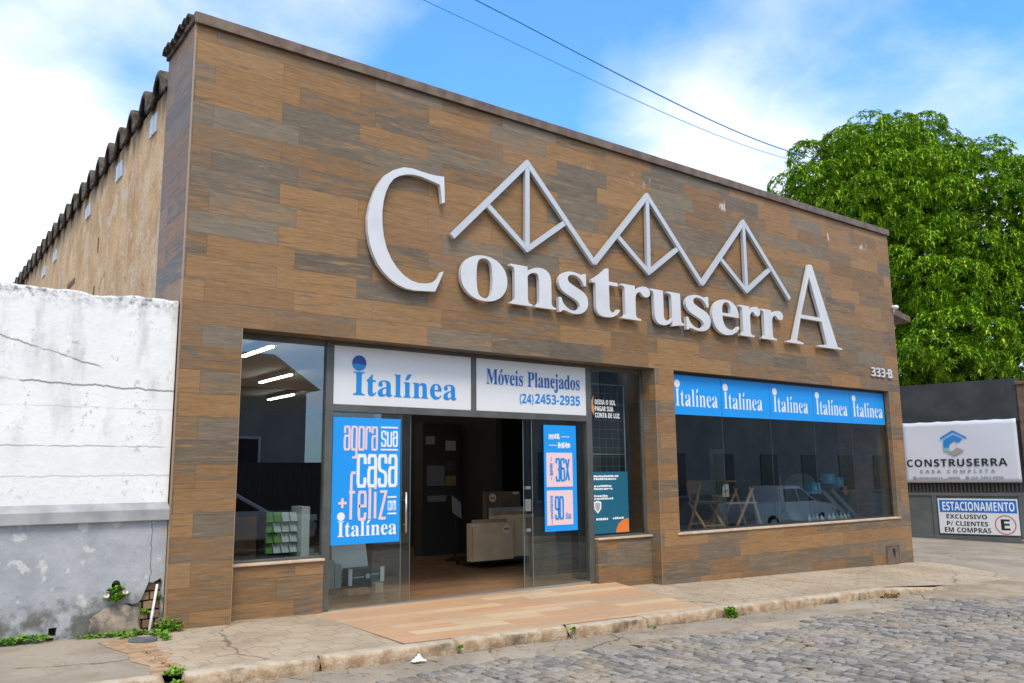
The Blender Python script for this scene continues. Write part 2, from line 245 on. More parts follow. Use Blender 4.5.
'B0':(384,"191 -7 139 1 96 22 64 59 42 108 29 168 24 240 26 289 31 333 40 373 53 407 71 435 93 457 121 474 153 484 191 487 244 480 286 458 318 422 341 373 355 312 359 240 357 191 352 147 343 107 330 74 312 45 290 23 263 6 230 -3","191 75 214 80 231 93 244 116 252 148 257 189 259 240 257 290 252 331 244 363 231 386 214 400 191 405 169 400 151 386 139 363 131 331 126 290 125 240 126 190 131 149 139 117 151 94 169 80"),
'B1':(384,"176 0 176 277 177 323 179 373 164 358 144 340 89 296 40 357 194 480 277 480 277 0"),
'B2':(384,"27 0 27 71 147 192 206 254 238 300 243 314 247 329 248 345 246 362 241 376 232 388 220 395 206 400 189 402 171 400 153 396 136 389 81 353 26 418 70 451 123 476 145 482 170 485 197 486 227 484 254 479 278 469 299 456 316 441 330 423 340 402 347 380 349 357 347 331 342 307 333 284 321 263 305 241 287 220 215 148 153 90 153 85 362 85 362 0"),
'B3':(384,"164 -7 114 -4 68 5 26 19 26 105 90 82 153 74 186 76 211 82 229 93 241 107 249 125 251 146 250 158 247 170 241 180 233 188 221 195 206 200 136 208 99 208 99 285 136 285 164 286 186 289 204 294 218 300 228 308 235 317 240 327 243 338 244 350 242 366 237 379 228 390 215 398 198 403 175 404 153 403 134 399 116 393 73 369 26 439 46 452 68 463 92 473 119 480 149 485 183 486 229 483 268 473 300 456 324 434 338 406 343 372 340 341 330 315 313 293 292 275 267 262 240 253 240 251 275 244 304 232 327 216 344 195 354 169 357 140 355 113 348 88 337 65 321 44 300 27 274 12 243 2 206 -5"),
'B4':(384,"216 0 216 99 11 99 11 170 222 480 315 480 315 178 373 178 373 99 315 99 315 0","101 178 216 178 216 259 217 297 219 338 220 363 218 363 205 337 189 311"),
'B5':(384,"162 -7 91 0 33 19 33 107 93 85 158 76 186 78 209 84 227 94 241 109 249 128 251 152 249 174 241 192 227 206 208 216 184 222 155 224 116 221 83 214 42 235 60 480 320 480 320 394 149 394 140 300 165 304 201 306 230 304 256 299 279 289 301 277 319 260 333 240 344 217 351 191 353 161 348 112 332 71 305 38 268 13 220 -2"),
'B6':(384,"199 -7 167 -4 138 3 110 16 86 33 64 57 47 85 34 119 26 158 24 203 30 285 35 312 42 337 51 362 62 385 76 406 93 425 113 443 136 457 162 469 192 478 226 483 264 485 297 484 328 480 328 399 301 404 271 406 234 404 203 397 178 387 159 373 143 355 132 334 125 310 119 284 117 256 121 256 131 271 144 284 160 296 178 304 200 310 225 312 264 307 298 294 325 272 346 242 358 205 362 160 357 112 342 71 318 38 285 13 245 -2","197 75 215 77 231 84 245 95 256 111 262 132 264 158 262 180 257 198 248 214 235 225 219 231 199 234 185 233 172 229 160 224 149 217 141 208 134 199 128 188 125 178 124 167 132 124 139 111 147 99 157 89 169 81 182 76"),
'B7':(384,"75 0 255 394 18 394 18 480 362 480 362 416 181 0"),
'B8':(384,"192 -7 142 -3 101 9 67 28 43 53 28 85 24 122 26 153 35 179 50 201 70 220 91 237 116 251 95 265 77 281 61 299 48 320 41 344 38 371 41 395 48 416 60 435 76 450 95 463 117 473 141 480 166 484 192 486 219 484 244 480 268 473 290 463 308 450 324 435 336 416 343 395 345 370 342 343 334 319 321 299 303 282 282 266 259 253 308 222 322 209 335 196 346 180 354 163 358 145 360 124 358 99 351 76 339 55 323 37 303 22 280 9 253 0 224 -5","192 296 232 321 242 333 248 346 250 363 248 377 243 389 233 399 221 406 207 410 191 412 176 410 162 406 150 399 141 389 135 377 134 363 136 347 141 334 151 322","191 68 214 70 233 75 247 84 258 96 264 110 266 127 265 139 261 149 255 159 229 184 196 204 187 209 168 198 151 187 137 175 126 161 120 145 118 128 120 111 126 97 136 85 150 75 169 70"),
'B9':(384,"120 -7 87 -6 55 -2 55 79 83 75 113 73 150 75 180 81 205 92 225 106 240 124 251 144 259 168 264 194 267 222 263 222 252 207 240 194 225 183 207 174 184 168 156 167 118 171 86 184 58 206 38 236 26 274 21 318 26 367 41 407 65 441 98 465 138 480 185 485 216 482 246 475 273 462 298 445 319 422 336 393 350 359 357 320 360 275 354 193 349 167 342 141 333 117 321 93 307 72 290 53 271 35 248 21 221 9 191 0 157 -5","185 244 199 246 212 249 224 255 250 280 255 290 258 300 259 311 251 355 245 368 237 380 227 390 215 398 202 402 187 404 168 401 152 395 138 383 128 367 122 346 120 320 121 298 127 280 136 265 148 253 165 247"),
'Ba':(406,"142 -7 111 -4 84 6 60 22 43 44 32 73 28 109 33 145 46 174 69 196 101 212 142 222 192 226 256 228 256 244 254 262 249 276 241 287 229 294 215 299 199 300 146 292 95 273 62 341 128 365 152 370 177 373 203 374 248 371 286 360 316 342 338 317 351 285 355 244 355 0 285 0 266 50 263 50 247 32 231 17 214 7 194 -1 170 -5","179 66 200 69 218 75 234 86 246 100 253 118 256 140 256 170 217 169 188 166 166 160 150 151 139 139 133 125 131 109 132 95 137 84 144 76 154 71 166 68"),
'Bg':(425,"189 -161 117 -156 52 -140 52 -60 98 -75 146 -85 195 -88 219 -86 238 -79 253 -67 264 -51 271 -30 273 -5 273 3 274 26 275 48 273 48 259 30 244 16 228 6 209 -1 190 -5 169 -7 128 -1 94 16 67 43 46 81 34 127 30 183 34 238 47 285 68 323 96 351 131 368 171 373 213 367 249 350 277 320 280 320 288 367 373 367 373 -1 368 -49 352 -89 326 -120 291 -143 245 -157","204 72 227 74 246 82 261 94 271 112 277 137 279 170 279 182 277 218 271 246 261 267 247 281 227 289 203 292 181 289 164 280 150 264 140 243 134 215 132 181 134 148 140 121 150 99 164 84 182 75"),
'Bo':(416,"207 -7 174 -4 144 3 116 15 91 32 70 54 53 80 40 111 33 145 30 184 36 240 51 287 78 324 114 352 157 368 209 373 242 371 272 364 300 351 325 334 346 313 363 287 375 257 383 223 385 184 380 128 364 81 337 43 302 15 258 -1","208 74 232 77 251 86 266 102 276 123 281 151 283 184 281 217 276 244 266 266 251 281 232 290 208 293 184 290 164 281 150 266 140 244 134 217 132 184 134 151 140 123 150 102 164 86 184 77"),
'Br':(305,"52 0 52 367 128 367 143 305 148 305 160 323 175 339 192 353 212 364 234 371 257 373 275 373 291 371 283 277 270 279 254 280 237 279 221 276 205 271 190 264 178 254 167 242 159 227 154 208 152 187 152 0"),
'Bs':(334,"152 -7 86 -2 31 15 31 97 95 75 155 66 173 67 187 70 197 75 204 82 208 89 210 98 204 115 183 132 130 156 74 185 60 195 49 207 41 220 35 235 31 252 30 271 35 303 48 328 70 348 99 362 134 371 175 373 240 367 304 345 274 273 223 292 174 300 149 297 135 289 130 275 135 260 157 244 206 223 261 196 275 187 286 175 296 162 303 147 307 129 308 109 304 75 291 46 269 23 238 7 199 -3"),
'Bu':(441,"181 -7 144 -3 112 7 86 25 66 51 54 85 50 128 50 367 150 367 150 152 152 129 157 109 165 93 176 82 191 75 210 73 237 77 258 87 272 104 281 128 287 158 289 194 289 367 389 367 389 0 312 0 299 47 293 47 280 30 264 16 245 6 225 -1 203 -5"),
'Bc':(345,"201 -7 151 -2 109 13 75 39 50 75 35 122 30 181 33 223 40 260 53 291 70 317 91 337 117 353 145 364 176 371 210 373 276 366 324 349 295 271 251 287 210 293 186 290 167 281 152 265 141 244 134 216 132 182 135 148 141 121 153 101 168 86 187 77 210 75 230 75 249 78 266 83 313 106 313 21 265 0"),
'Bf':(260,"69 0 69 291 13 291 13 340 69 367 69 394 70 423 76 447 84 466 96 482 111 494 129 503 150 509 173 513 198 514 252 509 290 498 265 425 240 431 209 435 196 433 186 429 178 422 173 413 170 402 169 390 169 367 255 367 255 291 169 291 169 0"),
'Be':(397,"218 -7 183 -4 151 2 121 14 95 30 73 50 54 76 41 106 33 141 30 181 33 221 40 257 52 288 69 314 89 335 113 352 140 364 170 371 203 373 251 369 291 354 324 330 348 297 363 256 368 207 368 158 132 158 135 132 143 110 157 92 175 79 197 71 223 68 287 75 347 97 347 19 290 0","134 225 274 225 272 246 266 265 257 280 243 293 226 300 204 302 186 300 170 294 156 283 145 269 138 249"),
'Bl':(205,"52 0 52 510 152 510 152 0"),
'Bi':(205,"103 412 88 414 75 417 64 423 55 432 50 445 48 461 50 478 55 491 64 500 75 506 88 509 103 510 117 509 130 506 141 500 150 491 155 478 157 461 155 445 150 432 141 423 130 417 117 414","52 0 52 367 152 367 152 0"),
'Bz':(328,"18 0 18 59 188 290 28 290 28 367 302 367 302 302 136 77 308 77 308 0"),
'Bn':(441,"52 0 52 367 129 367 142 320 148 320 161 337 177 350 196 361 217 368 238 372 261 373 297 370 329 359 355 342 375 316 387 282 391 239 391 0 291 0 291 214 289 238 285 258 277 274 265 285 250 291 232 293 204 290 184 280 169 262 160 238 154 209 152 173 152 0"),
'Bd':(425,"169 -7 130 -1 97 15 69 41 47 78 35 125 30 183 35 240 48 288 69 325 98 352 132 368 171 373 196 372 218 367 236 358 252 347 266 334 277 320 280 320 275 351 273 393 273 510 373 510 373 0 296 0 277 48 273 48 262 33 248 20 233 9 215 0 193 -5","203 73 228 76 248 84 262 98 271 117 277 141 279 171 279 182 278 215 272 242 263 264 249 280 229 289 202 292 182 289 165 279 150 264 140 242 134 214 132 181 134 148 140 121 150 100 165 85 182 76"),
'Bm':(660,"52 0 52 367 129 367 142 320 148 320 160 337 176 350 194 361 213 368 234 372 255 373 280 372 303 368 323 360 340 350 355 336 366 320 375 320 387 337 403 350 421 361 442 368 462 372 483 373 521 370 553 359 577 342 595 316 606 282 609 239 609 0 509 0 509 214 508 238 503 258 495 274 485 285 471 291 454 293 430 290 411 281 398 265 388 244 383 217 381 184 381 0 281 0 281 214 279 238 275 258 267 274 256 285 242 291 226 293 201 290 182 280 168 262 159 238 154 209 152 173 152 0"),
'Bp':(425,"52 -161 52 367 134 367 148 319 152 319 163 333 177 346 192 357 210 366 232 372 257 373 295 368 328 352 357 325 378 288 391 241 395 184 390 127 377 79 355 42 326 15 293 -1 254 -7 229 -5 208 0 191 8 152 40 147 40 152 -13 152 -161","226 75 247 78 263 87 276 103 286 125 291 152 293 185 291 218 285 245 276 266 262 281 245 290 224 293 201 291 183 283 170 269 161 250 155 226 152 195 152 185 154 152 159 125 168 103 182 87 201 78"),
'Bt':(291,"178 -7 157 -6 137 -2 119 4 103 13 90 25 78 41 70 61 65 86 63 115 63 291 15 291 15 334 71 367 99 445 163 445 163 367 266 367 266 291 163 291 163 115 165 102 169 92 175 84 184 78 195 74 207 73 239 77 270 85 270 10 230 -2"),
'Bv':(382,"140 0 0 367 105 367 175 158 185 119 189 83 192 83 195 107 200 132 207 158 277 367 382 367 242 0")}

def glyph_polys(ch, f):
    g = GLYPHS[f+ch]; polys = []
    for s in g[1:]:
        v = list(map(int, s.split())); polys.append([(v[i]/1000, v[i+1]/1000) for i in range(0, len(v), 2)])
    return g[0]/1000, polys
def fill_polys(polys, depth, offset=0.0):
    cu_ = bpy.data.curves.new('tmp', 'CURVE'); cu_.dimensions = '2D'; cu_.fill_mode = 'BOTH'; cu_.extrude = depth/2; cu_.offset = offset
    for P in polys:
        s = cu_.splines.new('POLY'); s.points.add(len(P)-1); s.use_cyclic_u = True
        for i, q in enumerate(P): s.points[i].co = (q[0], q[1], 0, 1)
    o = bpy.data.objects.new('tmp', cu_); me = bpy.data.meshes.new_from_object(o)
    V = [tuple(v.co) for v in me.vertices]; F = [tuple(p.vertices) for p in me.polygons]
    bpy.data.objects.remove(o); bpy.data.curves.remove(cu_); bpy.data.meshes.remove(me)
    return V, F
def text_polys(s, f, spacing=0.0):
    polys = []; x = 0
    for ch in s:
        if ch == ' ': x += .22; continue
        acc = None; c2 = ch
        if ch in 'óé': acc = 'acute'; c2 = {'ó': 'o', 'é': 'e'}[ch]
        if ch == 'í': acc = 'acute'; c2 = 'i'
        if ch in '-/().+@':
            if ch == '-': P = [[(.02, .15), (.18, .15), (.18, .21), (.02, .21)]]; adv = .21
            elif ch == '/': P = [[(0, -.02), (.07, -.02), (.22, .46), (.15, .46)]]; adv = .23
            elif ch == '(':  P = [[(.15, .47), (.08, .38), (.04, .25), (.04, .13), (.08, 0), (.15, -.09), (.19, -.06), (.14, .02), (.11, .13), (.11, .25), (.14, .36), (.19, .44)]]; adv = .2
            elif ch == ')': P = [[(.05, .47), (.12, .38), (.16, .25), (.16, .13), (.12, 0), (.05, -.09), (.01, -.06), (.06, .02), (.09, .13), (.09, .25), (.06, .36), (.01, .44)]]; adv = .2
            else: P = [[(.03, 0), (.1, 0), (.1, .08), (.03, .08)]]; adv = .13
        else:
            adv, P = glyph_polys(c2, f)
            if ch == 'í' : P = P[:2]; P = [q for q in P if max(c[1] for c in q) < .38]
            if acc:
                xs = [c[0] for q in P for c in q]; cx = (min(xs)+max(xs))/2
                P = P + [[(cx-.05, .355), (cx+.015, .355), (cx+.10, .475), (cx+.01, .475)]]
        polys += [[(c[0]+x, c[1]) for c in q] for q in P]; x += adv+spacing
    return polys
def fit_polys(polys, x0, x1, z0, z1):
    xs = [c[0] for q in polys for c in q]; zs = [c[1] for q in polys for c in q]
    a, b, c_, d = min(xs), max(xs), min(zs), max(zs)
    sx = (x1-x0)/(b-a); sz = (z1-z0)/(d-c_)
    return [[(x0+(p[0]-a)*sx, z0+(p[1]-c_)*sz) for p in q] for q in polys]
class MB:
    def __init__(s): s.V = []; s.F = []
    def add(s, V, F):
        o = len(s.V); s.V += [tuple(v) for v in V]; s.F += [tuple(i+o for i in f) for f in F]; return s
    def box(s, x0, x1, y0, y1, z0, z1):
        V = [(x, y, z) for z in (z0, z1) for y in (y0, y1) for x in (x0, x1)]
        return s.add(V, [(0, 2, 3, 1), (4, 5, 7, 6), (0, 1, 5, 4), (2, 6, 7, 3), (0, 4, 6, 2), (1, 3, 7, 5)])
    def bar(s, p, q, w, h, up=(0, 0, 1)):
        p, q = Vector(p), Vector(q); d = (q-p).normalized(); upv = Vector(up)
        if abs(d.dot(upv)) > .98: upv = Vector((0, 1, 0))
        r = d.cross(upv).normalized(); u = r.cross(d)
        V = [e+r*a*w/2+u*b*h/2 for e in (p, q) for a, b in ((-1, -1), (1, -1), (1, 1), (-1, 1))]
        return s.add(V, [(3, 2, 1, 0), (4, 5, 6, 7), (0, 1, 5, 4), (1, 2, 6, 5), (2, 3, 7, 6), (3, 0, 4, 7)])
    def tube(s, pts, r, seg=8, cap=True):
        pts = [Vector(p) for p in pts]; n = len(pts); rs = r if isinstance(r, (list, tuple)) else [r]*n; V = []; F = []
        for i, p in enumerate(pts):
            d = (pts[min(i+1, n-1)]-pts[max(i-1, 0)]).normalized()
            a = Vector((0, 0, 1)) if abs(d.z) < .9 else Vector((1, 0, 0))
            r1 = d.cross(a).normalized(); u = r1.cross(d)
            for k in range(seg):
                t = 2*math.pi*k/seg; V.append(p+(r1*math.cos(t)+u*math.sin(t))*rs[i])
        for i in range(n-1):
            for k in range(seg): F.append((i*seg+k, i*seg+(k+1) % seg, (i+1)*seg+(k+1) % seg, (i+1)*seg+k))
        if cap: F.append(tuple(range(seg))[::-1]); F.append(tuple((n-1)*seg+k for k in range(seg)))
        return s.add(V, F)
    def prism(s, poly, axis, a, b):      # poly in the two other axes
        n = len(poly)
        def P(u, v, w): return {'x': (w, u, v), 'y': (u, w, v), 'z': (u, v, w)}[axis]
        V = [P(u, v, a) for u, v in poly]+[P(u, v, b) for u, v in poly]
        F = [tuple(range(n)), tuple(range(2*n-1, n-1, -1))]+[(i, n+i, n+(i+1) % n, (i+1) % n) for i in range(n)]
        return s.add(V, F)
    def shape(s, polys, y, depth, offset=0.0):          # flat shape in x,z facing -y, front face at y
        V, F = fill_polys(polys, depth, offset)
        return s.add([(v[0], y+depth/2-v[2], v[1]) for v in V], F)
    def text(s, t, f, x0, x1, z0, z1, y, depth=.003, spacing=0.0):
        return s.shape(fit_polys(text_polys(t, f, spacing), x0, x1, z0, z1), y, depth)
    def stroke(s, pts, w, y, depth=.002, closed=False):  # a pen stroke of even width in x,z
        n = len(pts); P = [Vector(p) for p in pts]; L = []; R = []
        for i in range(n):
            d0 = (P[i]-P[i-1]) if (i > 0 or closed) else (P[1]-P[0]); d1 = (P[(i+1) % n]-P[i]) if (i < n-1 or closed) else (P[-1]-P[-2])
            d0.normalize(); d1.normalize(); n0 = Vector((-d0.y, d0.x)); n1_ = Vector((-d1.y, d1.x)); m_ = n0+n1_
            if m_.length < 1e-4: m_ = n0
            m_.normalize(); k = 1/max(.45, m_.dot(n0)); L.append(P[i]+m_*k*w/2); R.append(P[i]-m_*k*w/2)
        V = [(p.x, y, p.y) for p in L]+[(p.x, y, p.y) for p in R]+[(p.x, y+depth, p.y) for p in L]+[(p.x, y+depth, p.y) for p in R]; F = []
        rg = range(n if closed else n-1)
        for i in rg:
            j = (i+1) % n; F.append((i, j, n+j, n+i)); F.append((2*n+i, i, n+i, 3*n+i)) if False else None
            F.append((i, 2*n+i, 2*n+j, j)); F.append((n+i, n+j, 3*n+j, 3*n+i))
        return s.add(V, [f for f in F if f])
    def disc(s, cx, cz, r, y, depth=.003, seg=28, rz=None):
        return s.shape([[(cx+r*math.cos(2*math.pi*k/seg), cz+(rz or r)*math.sin(2*math.pi*k/seg)) for k in range(seg)]], y, depth)
    def lathe(s, prof, cx, cy, seg=16):
        V = [(cx+r*math.cos(2*math.pi*k/seg), cy+r*math.sin(2*math.pi*k/seg), z) for r, z in prof for k in range(seg)]; F = []
        for i in range(len(prof)-1):
            for k in range(seg): F.append((i*seg+k, i*seg+(k+1) % seg, (i+1)*seg+(k+1) % seg, (i+1)*seg+k))
        F.append(tuple(range(seg))[::-1]); F.append(tuple((len(prof)-1)*seg+k for k in range(seg)))
        return s.add(V, F)
    def build(s, name, m, parent=None, smooth=False, bevel=0.0, local=False):
        off = Vector((0, 0, 0))
        if parent is not None and not local:
            q = parent
            while q is not None: off += q.location; q = q.parent
        me = bpy.data.meshes.new(name); me.from_pydata([tuple(Vector(v)-off) for v in s.V], [], s.F); me.update()
        if m: me.materials.append(m)
        if smooth:
            for p in me.polygons: p.use_smooth = True
        o = bpy.data.objects.new(name, me); COL.objects.link(o)
        if parent is not None: o.parent = parent
        if bevel:
            b = o.modifiers.new('edge', 'BEVEL'); b.width = bevel; b.segments = 2; b.limit_method = 'ANGLE'
        return o
def tag(o, label=None, cat=None, group=None, kind=None):
    if label: o['label'] = label
    if cat: o['category'] = cat
    if group: o['group'] = group
    if kind: o['kind'] = kind
    return o
def thing(name, label, cat, loc=(0, 0, 0), rz=0.0, group=None):
    o = bpy.data.objects.new(name, None); COL.objects.link(o); o.location = loc; o.rotation_euler = (0, 0, rz); o.empty_display_size = .1
    return tag(o, label, cat, group)
def kids(o): return [c for c in bpy.data.objects if c.parent == o]
def copy_tree(o, parent=None):
    c = o.copy(); COL.objects.link(c)
    if parent is not None: c.parent = parent
    for ch in kids(o): copy_tree(ch, c)
    return c
SL = -.0227
def walk_z(x, y): return SL*(max(min(x, 60), -40)-2.45)+.017*y
def street_z(x, y):
    return SL*(max(min(x, 60), -40)-2.45)-.185+.035*min(1, max(0, (-2-y)/3.0))-.02*max(0, min(1, (-8-y)/2))
def mesh_grid(xs, ys, zf):
    V = [(x, y, zf(x, y)) for y in ys for x in xs]; nx = len(xs)
    F = [(j*nx+i, j*nx+i+1, (j+1)*nx+i+1, (j+1)*nx+i) for j in range(len(ys)-1) for i in range(nx-1)]
    return V, F
# ================================================================ GROUND
m, T, b, pos = nmat('dusty_ground', .9, .2)
n = T.noise(pos, .7, 6); n2_ = T.noise(pos, 14, 5)
c = T.mix(T.ss(n, .35, .65), (.27, .225, .165), (.36, .31, .24)); c = T.mix(T.m('MULTIPLY', T.ss(n2_, .45, .7), .4), c, (.20, .165, .12))
T.set(b.inputs['Base Color'], c); T.set(b.inputs['Normal'], T.bump(n2_, .4, .02)); M_DUST = m
xs = [-400, -120, -60, -40, -20, 0, 10, 20, 30, 40, 60, 120, 400]; ys = [-400, -120, -40, -14, -9, -6, -3.5, -2, -1, 3, 30, 120, 400]
V, F = mesh_grid(xs, ys, lambda x, y: street_z(x, y)-.06 - (.25 if -1.5 < y < 9 else 0) + (.0 if y < 20 else .1))
tag(MB().add(V, F).build('ground', M_DUST), kind='structure')
# cobbles: one sheet of bedding sand and one of dressed stones, laid in courses across the street
xs = list(np.linspace(-12, 40, 80)); ys = list(np.linspace(-11.5, -2.02, 24))
def bed_z(x, y):
    e = max(0, (y+2.75)/.5); return street_z(x, y)+.012*math.sin(x*1.7)*math.sin(y*2.3+x*.3)+.030*min(1, e)+.008*math.sin(x*5.1+y)
m, T, b, pos = nmat('street_sand', .95, .15)
n = T.noise(pos, 1.3, 6, .6); n2_ = T.noise(pos, 25, 5, .65); n3_ = T.noise(pos, 5, 5, .6)
c = T.mix(T.ss(n, .38, .62), (.30, .245, .175), (.42, .355, .265)); c = T.mix(T.m('MULTIPLY', T.ss(n2_, .45, .75), .45), c, (.19, .155, .115))
c = T.mix(T.m('MULTIPLY', T.ss(n3_, .55, .7), .5), c, (.30, .28, .25))
yy_ = T.sep(pos)[1]; jn = T.m('SUBTRACT', 1.0, T.ss(T.m('ADD', yy_, T.m('MULTIPLY', n, .9)), -3.0, -2.3)); c = T.mix(T.m('MULTIPLY', jn, T.m('SUBTRACT', .85, T.m('MULTIPLY', T.ss(n, .5, .66), .6))), c, (.085, .07, .05))
T.set(b.inputs['Base Color'], c); T.set(b.inputs['Normal'], T.bump(T.m('ADD', n2_, T.m('MULTIPLY', n3_, 1.5)), .5, .02)); M_SAND = m
V, F = mesh_grid(xs, ys, bed_z); tag(MB().add(V, F).build('street', M_SAND, smooth=True), kind='structure')
m, T, b, pos = nmat('granite_cobble', .82, .18)
ri = T.n('ShaderNodeNewGeometry').outputs['Random Per Island']
n = T.noise(pos, 30, 5, .65); n2_ = T.noise(pos, 1.1, 5); n3_ = T.noise(pos, 7, 4)
c = T.ramp(ri, [(0, (.13, .123, .112)), (.4, (.235, .223, .203)), (.75, (.33, .312, .284)), (1, (.20, .178, .148))])
c = T.mix(T.m('MULTIPLY', T.ss(n, .42, .7), .5), c, (.14, .138, .135))
c = T.mix(T.m('MULTIPLY', T.ss(n2_, .44, .66), .6), c, (.37, .305, .22))
c = T.mix(T.m('MULTIPLY', T.ss(n3_, .52, .72), .35), c, (.36, .31, .24))
T.set(b.inputs['Base Color'], c); T.set(b.inputs['Normal'], T.bump(n, .45, .012)); M_COB = m
V = []; F = []
x = 0.3
while x < 34:
    wx = .096+random.uniform(-.008, .010)
    y = -2.32-random.random()*.2
    near = True
    while y > -9.4:
        ly = .145+random.uniform(-.022, .035)
        if x < 1.0+(-y-2)*.55-1.6 and y < -6.5: y -= ly; continue
        edge = -2.62-.28*(math.sin(x*.9)+math.sin(x*2.3+1))*.5 - (.25*max(0, math.sin(x*.55+.5)) if x > 6 else 0) - (.7*min(1, max(0, (x-13)/3)) if x > 13 else 0)
        yc = y-ly/2
        prob = 1 if yc < edge else (.25 if yc < edge+.12 else 0)
        if random.random() < prob:
            g = .006+random.random()*.006; hx = wx/2-g; hy = ly/2-g
            z = bed_z(x, yc)+random.uniform(-.005, .007)+.014; sk = random.uniform(-.012, .012); ch = min(hx, hy)*.22
            tx = random.uniform(-.06, .06); ty = random.uniform(-.04, .04)
            o = len(V)
            ring = [(-hx+ch, -hy), (hx-ch, -hy), (hx, -hy+ch), (hx, hy-ch), (hx-ch, hy), (-hx+ch, hy), (-hx, hy-ch), (-hx, -hy+ch)]
            jit = [(random.uniform(-.007, .007), random.uniform(-.009, .009)) for _ in ring]
            for (s_, dz_) in ((1.0, -.05), (1.0, -.010), (.93, -.001), (.72, .004)):
                for (p_, j_) in zip(ring, jit):
                    px_ = (p_[0]+j_[0])*s_; py_ = (p_[1]+j_[1])*s_
                    V.append((x+px_+sk*py_*4, yc+py_, z+dz_+tx*px_+ty*py_))
            for r_ in range(3):
                for k in range(8): F.append((o+r_*8+k, o+r_*8+(k+1) % 8, o+r_*8+8+(k+1) % 8, o+r_*8+8+k))
            F.append(tuple(o+24+k for k in range(8)))
        y -= ly
    x += wx
tag(MB().add(V, F).build('street_cobbles', M_COB, smooth=True), kind='structure')
# pavement, hexagonal concrete pavers in front of the shop
def cracks(T, pos, c, scale, amt):
    w_ = T.v('ADD', pos, T.v('SCALE', T.noise(pos, 3.5, 5, out='Color'), scale=.30))
    vo = T.n('ShaderNodeTexVoronoi', feature='DISTANCE_TO_EDGE', ins={'Vector': w_, 'Scale': scale})
    k = T.m('MULTIPLY', T.m('SUBTRACT', 1.0, T.ss(vo.outputs['Distance'], .003, .012)), T.ss(T.noise(pos, .9, 3), .44, .54))
    return T.mix(T.m('MULTIPLY', k, amt), c, (.07, .055, .04))
def hexpav():
    m, T, b, pos = nmat('hexagonal_paving', .85, .25)
    x, y, z = T.sep(pos); s = .27
    wob = T.noise(pos, 9, 2, out='Color'); wob = T.v('SCALE', T.v('SUBTRACT', wob, (.5, .5, .5)), scale=.05)
    p_ = T.v('ADD', T.xyz(T.m('DIVIDE', T.m('ADD', x, 50), s), T.m('DIVIDE', T.m('ADD', y, 50), s), 0.0), wob)
    S = (1.0, 1.7320508, 1.0)
    def md(v): 
        return T.v('SUBTRACT', T.v('MODULO', v, S), (.5, .8660254, 0.0))
    a = T.v('MULTIPLY', md(p_), (1, 1, 0)); bb = T.v('MULTIPLY', md(T.v('ADD', p_, (.5, .8660254, 0.0))), (1, 1, 0))
    cond = T.m('LESS_THAN', T.v('DOT_PRODUCT', a, a), T.v('DOT_PRODUCT', bb, bb))
    gv = T.v('ADD', T.v('SCALE', a, scale=cond), T.v('SCALE', bb, scale=T.m('SUBTRACT', 1.0, cond)))
    ag = T.v('ABSOLUTE', gv); gx, gy, _ = T.sep(ag)
    hd = T.m('MAXIMUM', gx, T.v('DOT_PRODUCT', ag, (.5, .8660254, 0.0)))
    e = T.ss(T.m('SUBTRACT', .5, hd), .004, .03)
    n = T.noise(pos, 1.2, 6); n2_ = T.noise(pos, 30, 5, .65); n3_ = T.noise(pos, 4, 5)
    c = T.mix(T.ss(n, .35, .65), (.35, .275, .19), (.44, .36, .26))
    c = T.mix(T.m('MULTIPLY', T.ss(n2_, .5, .75), .35), c, (.24, .195, .145)); c = T.mix(T.m('MULTIPLY', T.ss(n3_, .52, .68), .35), c, (.48, .41, .31))
    c = T.mix(T.m('MULTIPLY', T.m('SUBTRACT', 1.0, e), .62), c, (.13, .10, .075))
    c = cracks(T, pos, c, .55, .6); c = T.mix(T.m('MULTIPLY', T.ss(T.noise(pos, 2.3, 4, .6, 1.5), .58, .66), .4), c, (.22, .18, .135))
    T.set(b.inputs['Base Color'], c); T.set(b.inputs['Normal'], T.bump(T.m('ADD', T.m('MULTIPLY', e, .5), T.m('MULTIPLY', n2_, .3)), .5, .008)); return m
M_HEX = hexpav()
def ramp_z(x, y):
    z = walk_z(x, y)
    t = min(1, max(0, (x-12.6)/2.6))*min(1, max(0, (-y-.6)/1.3))
    return z*(1-t)+(street_z(x, y)+.035)*t
def grid_part(name, x0, x1, y0, y1, m, nx=40, ny=10, zf=ramp_z, dz=0.0):
    V, F = mesh_grid(list(np.linspace(x0, x1, nx)), list(np.linspace(y0, y1, ny)), lambda x, y: zf(x, y)+dz)
    return tag(MB().add(V, F).build(name, m, smooth=True), kind='structure')
grid_part('pavement', 2.02, 4.12, -1.86, .45, M_HEX, 16, 12)
grid_part('pavement', 8.86, 17.3, -1.86, .45, M_HEX, 60, 12)
m, T, b, pos = nmat('old_concrete', .85, .25)
n = T.noise(pos, 1.0, 6); n2_ = T.noise(pos, 35, 5, .65); n3_ = T.noise(pos, 3, 5, .6, 1.0)
c = T.mix(T.ss(n, .35, .65), (.27, .23, .175), (.36, .31, .24)); c = T.mix(T.m('MULTIPLY', T.ss(n2_, .48, .75), .4), c, (.20, .175, .14))
c = T.mix(T.m('MULTIPLY', T.ss(n3_, .56, .62), .5), c, (.24, .20, .15))
c = cracks(T, pos, c, .7, .8); T.set(b.inputs['Base Color'], c); T.set(b.inputs['Normal'], T.bump(n2_, .5, .01)); M_CONC = m
grid_part('pavement', -9, 2.06, -1.86, .12, M_CONC, 24, 10, dz=-.003)
ep = []
for (x, y) in ((1.78, -.30), (1.95, -.25), (2.12, -.42), (2.20, -.62), (2.14, -.85), (2.22, -1.1), (2.10, -1.35), (2.16, -1.6), (2.05, -1.86), (1.86, -1.86), (1.92, -1.5), (1.83, -1.2), (1.90, -.9), (1.80, -.6)): ep.append((x, y))
EP = []
